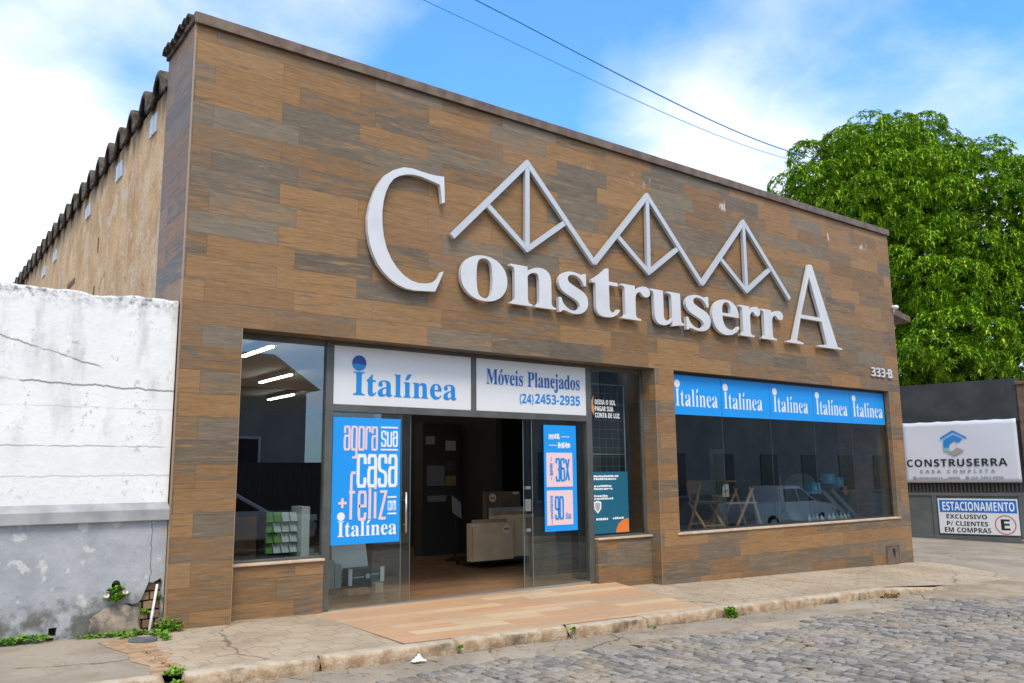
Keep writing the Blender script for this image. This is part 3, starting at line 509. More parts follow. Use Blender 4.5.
for (p0, p1) in zip(ep, ep[1:]+ep[:1]):
    for k in range(4): EP.append((p0[0]+(p1[0]-p0[0])*k/4+random.uniform(-.014, .014), p0[1]+(p1[1]-p0[1])*k/4+random.uniform(-.014, .014)))
V, F = fill_polys([EP], .002)
tag(MB().add([(v[0], v[1], walk_z(v[0], v[1])+.0015+v[2]) for v in V], F).build('earth_patch', noisy('bare_earth_patch', (.30, .19, .11), (.46, .32, .20), 7, .95, .1, bump=.6)), kind='structure')
grid_part('driveway', 17.3, 33, -2.7, 8.5, M_CONC, 30, 56, zf=lambda x, y: ramp_z(x, y)-.09*max(0, (-2.3-y)/.4))
grid_part('driveway', 12.9, 17.3, -2.7, -1.86, M_SAND, 40, 12, zf=lambda x, y: -.09*max(0, (-2.3-y)/.4)-.16*max(0, 1-(x-12.9)/1.7)**1.5*(1-min(1, (-1.86-y)/.5))+ramp_z(x, -1.86)*(1-min(1, (-1.86-y)/.5))+(street_z(x, y)+.035)*min(1, (-1.86-y)/.5))
# plank-tile entrance apron: level along the doors, following the kerb outside
V = []; F = []; N = 12
for j in range(N+1):
    t = j/N
    for i in range(25):
        s_ = i/24; xa = 4.12+s_*(8.86-4.12); xb = 4.12+s_*(8.42-4.12)
        xx = xa*(1-t)+xb*t; yy = .36*(1-t)-1.83*t
        zi = -.035-.03*s_; zo = walk_z(xx, -1.83)+.008
        tt = t; V.append((xx, yy, zi*(1-tt)+zo*tt))
for j in range(N):
    for i in range(24): F.append((j*25+i, (j+1)*25+i, (j+1)*25+i+1, j*25+i+1))
tag(MB().add(V, F).build('entrance_apron', M_APRON, smooth=True), kind='structure')
V, F = [], []
for i, (xx, yy) in enumerate([(8.40, -1.86), (8.90, -1.86), (8.86, .36)]): V.append((xx, yy, walk_z(xx, yy)-.002))
tag(MB().add(V+[(8.80, .36, walk_z(8.8, .36)-.06)], [(0, 1, 2, 3)]).build('pavement', M_HEX), kind='structure')
# kerb of rough granite lengths
m, T, b, pos = nmat('rough_granite_kerb', .85, .25)
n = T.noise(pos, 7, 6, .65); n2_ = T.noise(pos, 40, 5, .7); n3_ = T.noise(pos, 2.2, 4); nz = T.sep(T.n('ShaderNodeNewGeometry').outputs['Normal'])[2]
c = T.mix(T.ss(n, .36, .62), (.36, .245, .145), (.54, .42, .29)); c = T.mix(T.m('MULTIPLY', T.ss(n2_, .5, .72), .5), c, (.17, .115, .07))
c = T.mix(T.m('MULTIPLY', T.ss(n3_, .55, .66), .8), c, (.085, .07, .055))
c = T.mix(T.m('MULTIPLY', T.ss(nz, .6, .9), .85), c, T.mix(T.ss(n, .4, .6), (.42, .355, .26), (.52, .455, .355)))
T.set(b.inputs['Base Color'], c); T.set(b.inputs['Normal'], T.bump(T.m('ADD', n2_, T.m('MULTIPLY', n, 2.0)), .6, .02)); M_KERB = m
KM = MB()
joints = [-8, -6.6, -5.1, -3.7, -2.3, -.9, .55, 1.93, None, 2.05, 3.22, 4.62, 6.06, 7.22, 8.5, 9.9, 11.42, 12.7, 14.0, 15.4]
for a, b_ in zip(joints, joints[1:]):
    if a is None or b_ is None: continue
    a += .02; b_ -= .02; nx = int((b_-a)/.045); prof = [(-2.0, -.20), (-2.0, -.09), (-2.0, -.035), (-1.985, -.006), (-1.95, 0), (-1.90, .003), (-1.845, .0)]; V = []; F = []
    dy = random.uniform(-.03, .03); ph = random.uniform(0, 9)
    for i in range(nx+1):
        x = a+(b_-a)*i/nx; e = min(x-a, b_-x); rd = max(0, 1-e/.06)
        lower = min(1, max(0, (x-12.3)/2.4))*.17
        for k, (y, dz) in enumerate(prof):
            w = math.sin(x*9+ph)*.006+math.sin(x*23+ph*2+k)*.006+random.uniform(-.007, .007)
            yy = y+dy+(w-.0 if k < 4 else 0)+rd*.02*(k < 4)
            z = walk_z(x, -1.86)+dz+.012+(w*.6 if 1 < k < 5 else 0)-rd*.018*(k in (2, 3, 4))-lower*(1 if k < 5 else .85)
            V.append((x, yy, z))
    K = len(prof)
    for i in range(nx):
        for k in range(K-1): F.append((i*K+k, (i+1)*K+k, (i+1)*K+k+1, i*K+k+1))
    F.append(tuple(range(K))); F.append(tuple(nx*K+k for k in range(K))[::-1])
    KM.add(V, F)
tag(KM.build('kerb', M_KERB, smooth=True), kind='structure')
# strip of mortar in the gutter
V, F = mesh_grid(list(np.linspace(-9, 13, 130)), [-2.52, -2.35, -2.15, -2.0], lambda x, y: 0)
V = [(x, y+(.05*math.sin(x*3.1)+.04*math.sin(x*7.7) if y < -2.4 else 0), street_z(x, y)+.047+.006*math.sin(x*6+y*9)-(.05 if y < -2.4 else 0)) for x, y, z in V]
tag(MB().add(V, F).build('gutter', M_CONC, smooth=True), kind='structure')

# ================================================================ SHOP BUILDING
shop = thing('shop_building', 'wide flat-fronted shop clad in brown wood-look planks with dark glazed entrance', 'shop', (9.7, 0, 0))
ZT = 6.55; ZL = 3.13
def wall_cells(xs, zs, holes, y0, y1):
    mb = MB(); V = []; F = []
    vid = {}
    def vx(x, y, z):
        k = (round(x, 4), round(y, 4), round(z, 4))
        if k not in vid: vid[k] = len(V); V.append(k)
        return vid[k]
    nx, nz = len(xs)-1, len(zs)-1
    solid = lambda i, k: 0 <= i < nx and 0 <= k < nz and (i, k) not in holes
    for i in range(nx):
        for k in range(nz):
            if not solid(i, k): continue
            a, b_, c, d = xs[i], xs[i+1], zs[k], zs[k+1]
            F.append((vx(a, y0, c), vx(b_, y0, c), vx(b_, y0, d), vx(a, y0, d)))
            F.append((vx(a, y1, c), vx(a, y1, d), vx(b_, y1, d), vx(b_, y1, c)))
            if not solid(i-1, k): F.append((vx(a, y0, c), vx(a, y0, d), vx(a, y1, d), vx(a, y1, c)))
            if not solid(i+1, k): F.append((vx(b_, y0, c), vx(b_, y1, c), vx(b_, y1, d), vx(b_, y0, d)))
            if not solid(i, k-1): F.append((vx(a, y0, c), vx(a, y1, c), vx(b_, y1, c), vx(b_, y0, c)))
            if not solid(i, k+1): F.append((vx(a, y0, d), vx(b_, y0, d), vx(b_, y1, d), vx(a, y1, d)))
    return mb.add(V, F)
wall_cells([2.43, 3.09, 9.62, 10.05, 16.57, 17.0], [-.8, .555, ZL, ZT], {(1, 0), (1, 1), (3, 1)}, 0, .34).build('facade_wall', M_CLAD, shop)
# side returns of the parapet
MB().box(2.43, 2.75, .345, 1.12, -.5, ZT-.01).build('return_wall', M_CLAD, shop)
MB().box(16.7, 16.998, .345, 1.3, -.8, ZT-.01).build('return_wall', M_CLAD, shop)
MB().box(3.09, 4.21, .2, .33, -.4, .545).build('low_wall', M_CLAD, shop)
MB().box(8.50, 9.617, .2, .33, -.5, .545).build('low_wall', M_CLAD, shop)
MB().box(3.092, 4.212, .165, .345, .547, .572).build('window_sill', M_BEIGE, shop, bevel=.004)
MB().box(8.498, 9.617, .165, .345, .547, .572).build('window_sill', M_BEIGE, shop, bevel=.004)
MB().box(10.0, 16.62, -.022, .30, .556, .588).build('window_sill', M_BEIGE, shop, bevel=.004)
mb = MB()
for x in (2.43,): mb.box(x-.012, x+.004, -.004, .012, -.45, ZT-.02)
mb.box(9.616, 9.624, -.004, .006, -.5, ZL); mb.box(3.086, 3.094, -.004, .006, -.4, ZL); mb.box(16.566, 16.574, -.004, .006, .59, ZL-.01); mb.box(16.994, 17.004, -.004, .006, -.8, ZT-.02)
for i in range(len(mb.V)//8): q = MB(); q.add(mb.V[i*8:i*8+8], mb.F[:6]); q.build('corner_trim', M_TRIM, shop)
mb = MB(); mb.box(2.40, 17.03, -.05, .36, 6.57, 6.60); mb.box(2.40, 17.03, -.052, -.030, 6.52, 6.648); mb.box(2.40, 17.03, -.05, .38, 6.6, 6.65)
mb.build('coping', M_COPING, shop, bevel=.004)
# joints of the sheet metal coping and its small brackets
# old plastered side wall and its heavy corrugated roof
m, T, b, pos = nmat('weathered_tan_plaster', .9, .2)
x, y, z = T.sep(pos); n = T.noise(pos, 1.4, 7, .65); n2_ = T.noise(T.xyz(x, T.m('MULTIPLY', y, 3.2), T.m('MULTIPLY', z, .55)), 1.6, 5, .6); n3_ = T.noise(pos, 22, 5, .65)
c = T.mix(T.ss(n, .34, .66), (.50, .30, .135), (.70, .48, .26)); c = T.mix(T.m('MULTIPLY', T.ss(n2_, .50, .68), .7), c, (.60, .50, .37))
c = T.mix(T.m('MULTIPLY', T.ss(n3_, .45, .7), .6), c, (.30, .185, .10)); pt = T.noise(pos, 2.6, 6, .7, 1.0); c = T.mix(T.m('MULTIPLY', T.ss(pt, .56, .60), .55), c, (.66, .55, .42)); c = T.mix(T.m('MULTIPLY', T.ss(pt, .40, .34), .6), c, (.27, .15, .075))
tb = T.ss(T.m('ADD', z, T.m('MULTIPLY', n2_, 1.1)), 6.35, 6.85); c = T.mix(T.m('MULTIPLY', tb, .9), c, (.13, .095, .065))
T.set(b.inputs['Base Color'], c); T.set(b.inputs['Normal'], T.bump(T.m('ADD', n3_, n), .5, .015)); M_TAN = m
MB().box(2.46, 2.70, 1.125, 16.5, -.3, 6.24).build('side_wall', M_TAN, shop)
m, T, b, pos = nmat('blackened_roof_sheet', .95, .15); n = T.noise(pos, 5, 6, .65); n2_ = T.noise(pos, 24, 4)
c = T.mix(T.ss(n, .35, .65), (.04, .033, .027), (.13, .11, .085)); c = T.mix(T.m('MULTIPLY', T.ss(n2_, .55, .7), .4), c, (.27, .25, .2)); T.set(b.inputs['Base Color'], c); T.set(b.inputs['Normal'], T.bump(n2_, .5, .02)); M_ROOF = m
V = []; F = []; y = 1.14; prof = []
pit = .705
while y < 16.5:
    for t, h in ((0, 0), (.20, .01), (.26, .10), (.29, .22), (.36, .29), (.50, .315), (.62, .29), (.70, .22), (.74, .10), (.80, .01)):
        prof.append((y+t*pit, h))
    y += pit
rows = [(2.415, 0), (2.416, .0), (2.9, .03), (6, .35), (9.7, .7)]
for k, (xx, dz) in enumerate(rows):
    for (yy, h) in prof: V.append((xx, yy, 6.22+h*1.0+dz-(.06 if k == 0 else 0)))
n_ = len(prof)
for k in range(len(rows)-1):
    for i in range(n_-1): F.append((k*n_+i, k*n_+i+1, (k+1)*n_+i+1, (k+1)*n_+i))
rf = MB().add(V, F).build('roof', M_ROOF, shop, smooth=True); sm = rf.modifiers.new('thick', 'SOLIDIFY'); sm.thickness = .035; sm.offset = -1
# vent windows and putlog holes in the side wall
M_VGL = mat('frosted_vent_glass', (.40, .45, .50), .25)
for (yy, zz, hw, hh) in ((1.79, 5.96, .16, .13), (3.66, 5.92, .19, .12), (5.91, 5.90, .2, .10), (9.12, 5.84, .2, .10), (10.5, 5.80, .2, .10), (12.6, 5.78, .2, .09)):
    w_ = MB().box(2.44, 2.47, yy-hw, yy+hw, zz-hh, zz+hh).build('vent_window', M_VGL, shop)
    f_ = MB(); f_.box(2.425, 2.465, yy-.012, yy+.012, zz-hh, zz+hh)
    f_.build('vent_bar', mat('pale_metal', (.5, .5, .5), .5), w_)
mb = MB()
for (yy, zz, hw, hh) in ((7.1, 4.9, .35, .05), (7.3, 4.7, .12, .09), (5.0, 4.3, .04, .16), (7.7, 4.35, .1, .05), (4.9, 5.1, .03, .12)): mb.box(2.452, 2.463, yy-hw, yy+hw, zz-hh, zz+hh)
for i in range(5): q = MB(); q.add(mb.V[i*8:i*8+8], mb.F[:6]); q.build('wall_patch', noisy('dark_broken_plaster', (.12, .07, .04), (.25, .13, .07), 20, .95), shop)
# broken clay tiles on top of the return
mb = MB()
for i in range(7):
    y = .06+i*.15; zt = 6.60+.02*(i % 2)+random.uniform(-.02, .03)
    P = []
    for k in range(7):
        t = math.pi*k/6; P.append((y+.075-.085*math.cos(t), zt+.06*math.sin(t)))
    P += [(yy*1.0, zz-.02) for yy, zz in P[::-1]]
    mb.prism([(q[0], q[1]) for q in P], 'x', 2.36-random.random()*.03, 2.75)
mb.build('ridge_tile', M_ROOF, shop)
mb = MB(); mb.box(2.40, 2.8, .385, 1.13, 6.545, 6.60); mb.build('roof_edge', M_ROOF, shop)
# interior shell
MB().box(2.71, 16.69, .36, 14.5, -.30, -.05).build('interior_floor', M_FLOOR, shop)
MB().box(2.71, 16.69, .35, 14.5, 3.42, 3.50).build('ceiling', mat('white_ceiling_paint', (.78, .77, .74), .8), shop)
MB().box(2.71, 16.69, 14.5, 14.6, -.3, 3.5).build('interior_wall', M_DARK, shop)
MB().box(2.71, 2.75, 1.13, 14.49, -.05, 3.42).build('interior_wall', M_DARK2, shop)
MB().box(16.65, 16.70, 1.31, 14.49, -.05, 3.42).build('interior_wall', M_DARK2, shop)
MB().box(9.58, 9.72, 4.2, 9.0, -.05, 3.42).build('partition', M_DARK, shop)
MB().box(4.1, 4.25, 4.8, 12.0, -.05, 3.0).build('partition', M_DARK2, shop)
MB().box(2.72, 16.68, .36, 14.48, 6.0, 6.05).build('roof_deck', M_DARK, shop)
MB().box(16.72, 16.998, 1.31, 14.6, -.8, 6.1).build('side_wall', M_TAN, shop)
# frames of the entrance screen
fr = MB(); Y0, Y1 = .255, .345
fr.box(4.215, 4.31, Y0, Y1, -.40, 3.128); fr.box(8.395, 8.495, Y0, Y1, -.45, 3.128)
fr.box(4.31, 8.395, Y0+.002, Y1-.002, 2.275, 2.365); fr.box(6.315, 6.40, Y0+.004, Y1-.004, 2.365, 3.08)
fr.box(3.092, 4.215, Y0+.02, Y1-.01, 3.06, 3.128); fr.box(4.31, 8.395, Y0+.003, Y1, 3.08, 3.128); fr.box(8.495, 9.617, Y0+.02, Y1-.01, 3.06, 3.128)
fr.box(3.092, 3.125, Y0+.02, Y1-.01, .575, 3.06); fr.box(9.575, 9.617, Y0+.02, Y1-.01, .575, 3.06)
fr.box(3.125, 4.215, Y0+.02, Y1-.01, .575, .60); fr.box(8.495, 9.575, Y0+.02, Y1-.01, .575, .60)
fr.build('door_frame', M_METAL, shop, bevel=.004)
MB().box(4.31, 8.395, .262, .36, -.075, -.030).build('door_track', mat('worn_aluminium', (.42, .40, .36), .4, .6), shop)
fr = MB(); fr.box(10.055, 16.565, .10, .15, 3.085, 3.128); fr.box(10.053, 10.08, .10, .15, .59, 3.085); fr.box(16.54, 16.567, .10, .15, .59, 3.085); fr.box(10.08, 16.54, .10, .15, .589, .615)
fr.build('window_frame', mat('black_window_frame', (.03, .032, .032), .4), shop)
def pane(x0, x1, y, z0, z1, m=M_GLASS, name='glass_pane'): return MB().box(x0, x1, y, y+.008, z0, z1).build(name, m, shop)
pane(3.126, 4.214, .300, .601, 3.059); pane(8.496, 9.574, .300, .601, 3.059)
EDG = [10.081, 11.345, 12.685, 14.015, 15.28, 16.539]
for a, b_ in zip(EDG, EDG[1:]): pane(a+.004, b_-.004, .122, .616, 3.084)
for x in EDG[1:-1]: MB().box(x-.003, x+.003, .121, .131, .616, 3.084).build('silicone_joint', mat('translucent_silicone', (.05, .055, .055), .5), shop)
M_GE = mat('green_glass_edge', (.25, .33, .32), .2)
def glass_door(x0, x1, y, hx, hside):
    d = pane(x0, x1, y, -.028, 2.27, M_GLASS2, 'glass_door')
    MB().box(x0-.002 if hside > 0 else x1, x0 if hside > 0 else x1+.003, y, y+.009, -.028, 2.27).build('door_edge', M_GE, d)
    if hx:
        mb = MB(); mb.tube([(hx, y-.05, .80), (hx, y-.05, 1.30)], .014, 10)
        mb.tube([(hx, y-.05, .90), (hx, y+.004, .90)], .009, 8); mb.tube([(hx, y-.05, 1.20), (hx, y+.004, 1.20)], .009, 8)
        mb.build('door_handle', M_CHROME, d, smooth=True)
    return d
glass_door(4.312, 5.27, .292, None, -1)
glass_door(4.90, 5.42, .325, 5.335, -1)
glass_door(7.37, 8.394, .292, None, 1)
d = glass_door(7.24, 8.1, .325, None, 1)
mb = MB(); mb.box(7.25, 7.35, .30, .35, 1.0, 1.16); mb.box(7.26, 7.34, .295, .355, .72, .76); mb.box(7.26, 7.34, .295, .355, 1.3, 1.34); mb.build('door_lock', M_CHROME, d, bevel=.003)
# ceiling lamps seen through the left window
M_LAMP = mat('lamp_tube', (.9, .9, .85), .4, emit=(1, .93, .8), estr=22.0)
for i, (x, y0, y1) in enumerate(((4.32, 2.3, 3.5), (5.83, 5.3, 6.85), (7.32, 8.8, 10.3))):
    t = thing('ceiling_lamp', ['slim lit ceiling lamp nearest the left shop window, highest in view', 'slim lit ceiling lamp in the middle of the three behind the left window', 'slim lit ceiling lamp deepest in the shop behind the left window'][i], 'ceiling lamp', (x, (y0+y1)/2, 3.3), 0, 'lamps on the shop ceiling')
    MB().box(x-.05, x+.05, y0-.02, y1+.02, 3.335, 3.418).build('lamp_housing', M_WHITE, t)
    MB().box(x-.018, x+.018, y0, y1, 3.312, 3.334).build('lamp_tube', M_LAMP, t)
# meter box low on the right
mt = thing('meter_box', 'small square metal meter box with a dark keyhole slot at the facade base', 'meter box', (16.2, -.02, -.31))
M_BRZ = noisy('brown_painted_metal', (.16, .12, .09), (.23, .18, .14), 9, .5, .4, .3, bump=.05)
mb = MB(); mb.box(15.98, 16.44, -.018, .0, -.30, .055); mb.build('cover', M_BRZ, mt, bevel=.004)
mb = MB(); mb.box(15.98, 16.44, -.03, -.0185, .04, .06); mb.box(15.98, 16.0, -.03, -.0185, -.30, .04); mb.box(16.42, 16.44, -.03, -.0185, -.3, .04); mb.box(16.0, 16.42, -.03, -.0185, -.3, -.28); mb.build('rim', M_BRZ, mt)
mb = MB(); mb.shape([[(16.20, -.02), (16.27, .0), (16.30, -.06), (16.28, -.17), (16.22, -.18), (16.24, -.10), (16.20, -.08)]], -.022, .004); mb.build('slot', M_BLACK, mt)
# ================================================================ SIGNS
def fx(x, z, y=-.09):
    k = (9+y)/9; return x*k, 1.5+(z-1.5)*k
sign = thing('shop_sign', 'large raised silver letters reading Construserra with three roof trusses above', 'shop sign', (9.7, -.06, 3.85))
YF = -.095; DP = .06
def letter(ch, x0, x1, z0, z1):
    a = fx(x0, z0); b_ = fx(x1, z1); P = glyph_polys(ch, 'S')[1]
    MB().shape(fit_polys(P, a[0], b_[0], a[1], b_[1]), YF, DP).build('letter', M_STEEL, sign)
for L in (('o', 5.97, 6.74, 3.82, 4.45), ('n', 6.79, 7.61, 3.84, 4.42), ('s', 7.67, 8.24, 3.82, 4.45), ('t', 8.32, 8.90, 3.84, 4.60), ('r', 8.93, 9.57, 3.86, 4.42),
          ('u', 9.58, 10.36, 3.845, 4.41), ('s', 10.41, 11.02, 3.83, 4.44), ('e', 11.07, 11.79, 3.83, 4.45), ('r', 11.81, 12.39, 3.86, 4.42), ('r', 12.41, 13.07, 3.86, 4.42)):
    letter(*L)
# the tall outer capitals are cut lighter than the small letters
def cap(polys):
    P = [[fx(*q) for q in pl] for pl in polys]
    MB().shape(P, YF, DP).build('letter', M_STEEL, sign)
CPTS=[(5.034, 5.39), (4.895, 5.325), (4.781, 5.237), (4.694, 5.115), (4.626, 4.979), (4.569, 4.805), (4.538, 4.621), (4.549, 4.455), (4.579, 4.306), (4.63, 4.176), (4.694, 4.067), (4.776, 3.977), (4.873, 3.9), (4.973, 3.849), (5.089, 3.815), (5.217, 3.806), (5.347, 3.816), (5.517, 3.83), (5.581, 3.962), (5.643, 4.112), (5.612, 4.101), (5.566, 4.01), (5.497, 3.951), (5.384, 3.916), (5.272, 3.908), (5.161, 3.929), (5.051, 3.983), (4.96, 4.061), (4.88, 4.159), (4.814, 4.279), (4.769, 4.428), (4.745, 4.593), (4.742, 4.749), (4.758, 4.89), (4.788, 5.012), (4.836, 5.122), (4.9, 5.209), (4.98, 5.266), (5.079, 5.305), (5.183, 5.324), (5.297, 5.324), (5.412, 5.304), (5.513, 5.287), (5.583, 5.271), (5.603, 5.153), (5.616, 5.024), (5.659, 5.046), (5.654, 5.223), (5.646, 5.396), (5.528, 5.384), (5.411, 5.384), (5.296, 5.393), (5.164, 5.405)]
MB().shape([CPTS], YF, DP).build('letter', M_STEEL, sign)
cap([[(14.0, 5.45), (14.10, 5.45), (14.80, 3.91), (14.95, 3.89), (14.95, 3.86), (14.14, 3.86), (14.14, 3.89), (14.44, 3.92), (14.30, 4.36), (13.62, 4.36), (13.46, 3.92), (13.66, 3.89), (13.66, 3.86), (13.15, 3.86), (13.15, 3.89), (13.34, 3.92)],
     [(13.645, 4.43), (14.275, 4.43), (13.985, 5.20)]])
def truss(L, A, R, Bm, M1, M2):
    g = MB(); w = .082
    P = [Vector(fx(*q)) for q in (L, A, R, Bm, M1, M2)]
    def seg(a, b_, dy, ww=w, ex=.0):
        d = (P[b_]-P[a]).normalized()*ex; a_ = P[a]-d; c_ = P[b_]+d
        g.bar((a_.x, YF+.03+dy, a_.y), (c_.x, YF+.03+dy, c_.y), .056, ww, (0, 0, 1)) if abs(a_.x-c_.x) > .3 else g.bar((a_.x, YF+.03+dy, a_.y), (c_.x, YF+.03+dy, c_.y), ww, .056, (0, 1, 0))
    seg(0, 1, 0, w, .03); seg(1, 2, .003, w, .03); seg(1, 3, .006, w*.95, .0); seg(4, 3, .009, w*.9, .02); seg(3, 5, .012, w*.9, .02)
    g.build('roof_truss', M_STEELB, sign)
truss((5.86, 4.66), (7.13, 5.95), (8.38, 4.67), (7.11, 4.66), (6.42, 5.19), (7.84, 5.19))
truss((8.41, 4.67), (9.60, 5.95), (10.84, 4.67), (9.58, 4.67), (8.87, 5.19), (10.31, 5.19))
truss((10.87, 4.67), (12.07, 5.95), (13.31, 4.71), (12.06, 4.68), (11.36, 5.19), (12.81, 5.2))
hn = thing('house_number', 'small raised silver house number 333-B above the right window', 'house number', (16.35, -.02, 3.42))
def numtxt(t, x0, x1, z0, z1):
    a = fx(x0, z0, -.03); b_ = fx(x1, z1, -.03); MB().text(t, 'B', a[0], b_[0], a[1], b_[1], -.032, .02).build('digit', M_STEEL, hn)
for t, a, b_ in (('3', 15.97, 16.13), ('3', 16.155, 16.315), ('3', 16.34, 16.50), ('B', 16.62, 16.77)): numtxt(t, a, b_, 3.41, 3.60)
numtxt('-', 16.52, 16.60, 3.49, 3.52)
# lettering helpers ------------------------------------------------
def logo_polys(x0, x1, zb, zcap):
    P = text_polys('Italínea', 'S', -.004); return fit_polys(P, x0, x1, zb, zcap)
def logo(x0, x1, zb, zcap, y, m, parent, ballm=None, r=None, local=False, name='lettering', thin=0.0):
    P = text_polys('Italínea', 'S', .004)
    zs = [c[1] for q in P for c in q]; xs = [c[0] for q in P for c in q]
    mx = max(c[1] for c in P[0]) if False else .457
    k = (zcap-zb)/mx; sx = (x1-x0)/(max(xs)-min(xs))
    Q = [[(x0+(c[0]-min(xs))*sx, zb+c[1]*k) for c in q] for q in P]
    g = MB(); g.shape(Q, y, .003, thin); Iw = (max(c[0] for c in Q[0])-min(c[0] for c in Q[0])); icx = (max(c[0] for c in Q[0])+min(c[0] for c in Q[0]))/2
    r = r or (zcap-zb)*.26
    if ballm is None: g.disc(icx, zcap+r*1.12, r, y, .003)
    o = g.build(name, m, parent, local=local)
    if ballm: 
        MB().disc(icx, zcap+r*1.12, r, y, .003).build('ball', ballm[0], parent, local=local)
        MB().shape([[(icx+r*.985*math.cos(math.radians(a)), zcap+r*1.12+r*.985*math.sin(math.radians(a))) for a in range(185, 350, 8)]+[(icx+r*.5, zcap+r*.92), (icx, zcap+r*1.0)]], y-.002, .002).build('ball_shade', ballm[1], parent, local=local)
    return o
YS = .262
s1 = thing('sign_panel', 'white fascia panel reading Italínea in blue above the left door', 'sign panel', (5.3, .27, 2.37))
MB().box(4.312, 6.314, .268, .30, 2.366, 3.079).build('panel', M_WHITE, s1)
logo(4.57, 6.08, 2.49, 2.775, YS, M_BLUELET, s1, (M_NAVY, M_BLUELET), .096)
s2 = thing('sign_panel', 'white fascia panel reading Móveis Planejados with a phone number', 'sign panel', (7.4, .27, 2.37))
MB().box(6.401, 8.394, .268, .30, 2.366, 3.079).build('panel', M_WHITE, s2)
g = MB(); P = text_polys('Móveis Planejados', 'S', 0.0)
g.shape(fit_polys(P, 6.57, 8.27, 2.675, 2.955), YS, .003)
g.build('lettering', mat('deep_blue_print', (.008, .11, .40), .4), s2)
g = MB(); g.text('(24)', 'B', 7.14, 7.39, 2.475, 2.635, YS, .003); g.text('2453-2935', 'B', 7.42, 8.27, 2.505, 2.645, YS, .003)
g.build('phone_number', M_BLUELET, s2)
# condensed hand-drawn poster alphabet (unit box, x-height 1)
K = {'a': [[(.02, .72), (.02, .9), (.12, 1), (.88, 1), (1, .88), (1, 0)], [(1, .6), (.14, .6), (0, .48), (0, .12), (.12, 0), (1, 0)]],
     'g': [[(1, 1), (.12, 1), (0, .88), (0, .12), (.12, 0), (1, 0)], [(1, 1.0), (1, -.25), (.88, -.35), (.05, -.35)]],
     'o': [[(.12, 0), (.88, 0), (1, .12), (1, .88), (.88, 1), (.12, 1), (0, .88), (0, .12), (.12, 0)]],
     'r': [[(0, 0), (0, 1)], [(0, .86), (.2, 1), (.8, 1), (.8, .78)]],
     's': [[(1, .74), (1, .9), (.88, 1), (.12, 1), (0, .9), (0, .62), (.15, .52), (.85, .44), (1, .34), (1, .1), (.88, 0), (.12, 0), (0, .1), (0, .26)]],
     'u': [[(0, 1), (0, .12), (.12, 0), (1, 0)], [(1, 1), (1, 0)]],
     'c': [[(1, .72), (1, .9), (.88, 1), (.12, 1), (0, .88), (0, .12), (.12, 0), (.88, 0), (1, .1), (1, .28)]],
     'f': [[(.35, 0), (.35, 1.60), (.5, 1.72), (1, 1.72)], [(0, 1), (.95, 1)]],
     'e': [[(0, .48), (1, .48), (1, .88), (.88, 1), (.12, 1), (0, .88), (0, .12), (.12, 0), (.88, 0), (1, .1), (1, .24)]],
     'l': [[(.1, 0), (.1, 1.14)]], 'i': [[(.1, 0), (.1, 1)], [(.1, 1.10), (.1, 1.22)]],
     'z': [[(0, 1), (1, 1), (0.02, 0), (1, 0)]], '+': [[(.5, 0), (.5, 1)], [(0, .5), (1, .5)]],
     '3': [[(0, .8), (0, .92), (.12, 1), (.88, 1), (1, .92), (1, .6), (.88, .52), (.4, .52)], [(.88, .52), (1, .44), (1, .08), (.88, 0), (.12, 0), (0, .08), (0, .2)]],
     '6': [[(1, .8), (1, .92), (.88, 1), (.12, 1), (0, .92), (0, .08), (.12, 0), (.88, 0), (1, .08), (1, .48), (.88, .56), (.02, .56)]],
     '9': [[(0, .2), (0, .08), (.12, 0), (.88, 0), (1, .08), (1, .92), (.88, 1), (.12, 1), (0, .92), (0, .52), (.12, .44), (.98, .44)]],
     '0': [[(.12, 0), (.88, 0), (1, .08), (1, .92), (.88, 1), (.12, 1), (0, .92), (0, .08), (.12, 0)]],
     'X': [[(0, 0), (1, 1)], [(0, 1), (1, 0)]]}
def kword(g, t, x0, x1, z0, h, sw, y, gap=.35):
    ws = [.25 if c in 'li' else (.8 if c == 'r' else 1.0) for c in t]; tot = sum(ws)+gap*(len(t)-1); u = (x1-x0-sw)/tot; x = x0+sw/2
    for c, w in zip(t, ws):
        for k, st in enumerate(K[c]):
            pts = [(x+p[0]*u*(1 if c not in 'li' else 1), z0+sw/2+p[1]*(h-sw)) for p in st]
            cl = st[0] == st[-1]; g.stroke(pts[:-1] if cl else pts, sw, y-k*.0006, .003, cl)
        x += (w+gap)*u
YP = .276
p1 = thing('window_poster', 'tall blue poster reading agora sua casa +feliz on the left glass door', 'poster', (4.78, .28, .70))
MB().box(4.325, 5.245, YP, YP+.006, .703, 2.21).build('sheet', M_BLUE, p1)
g = MB(); kword(g, 'agora', 4.465, 4.925, 1.81, .30, .027, YP-.003, .55); kword(g, 'feliz', 4.53, 5.065, .975, .355, .034, YP-.0045, .62); kword(g, '+', 4.395, 4.535, 1.115, .145, .030, YP-.003)
g.build('pink_lettering', M_PINK, p1)
g = MB(); kword(g, 'sua', 4.97, 5.205, 1.86, .20, .022, YP-.003, .6); kword(g, 'casa', 4.645, 5.205, 1.365, .405, .040, YP-.003, .55)
for (a, b_, z) in ((4.965, 5.205, 2.10), (4.965, 5.205, 1.825), (5.07, 5.195, 1.245), (5.07, 5.195, 1.045)): g.box(a, b_, YP-.004, YP-.001, z-.010, z+.010)
g.text('com', 'B', 5.075, 5.19, 1.08, 1.205, YP-.003)
g.build('white_lettering', M_LETWHITE, p1)
logo(4.41, 5.20, .795, .975, YP-.003, M_LETWHITE, p1, None, .050)
p2 = thing('window_poster', 'narrow blue poster with pink 36X and 90 squares on the right glass door', 'poster', (7.88, .28, .70))
MB().box(7.575, 8.185, YP, YP+.006, .705, 2.205).build('sheet', M_BLUE, p2)
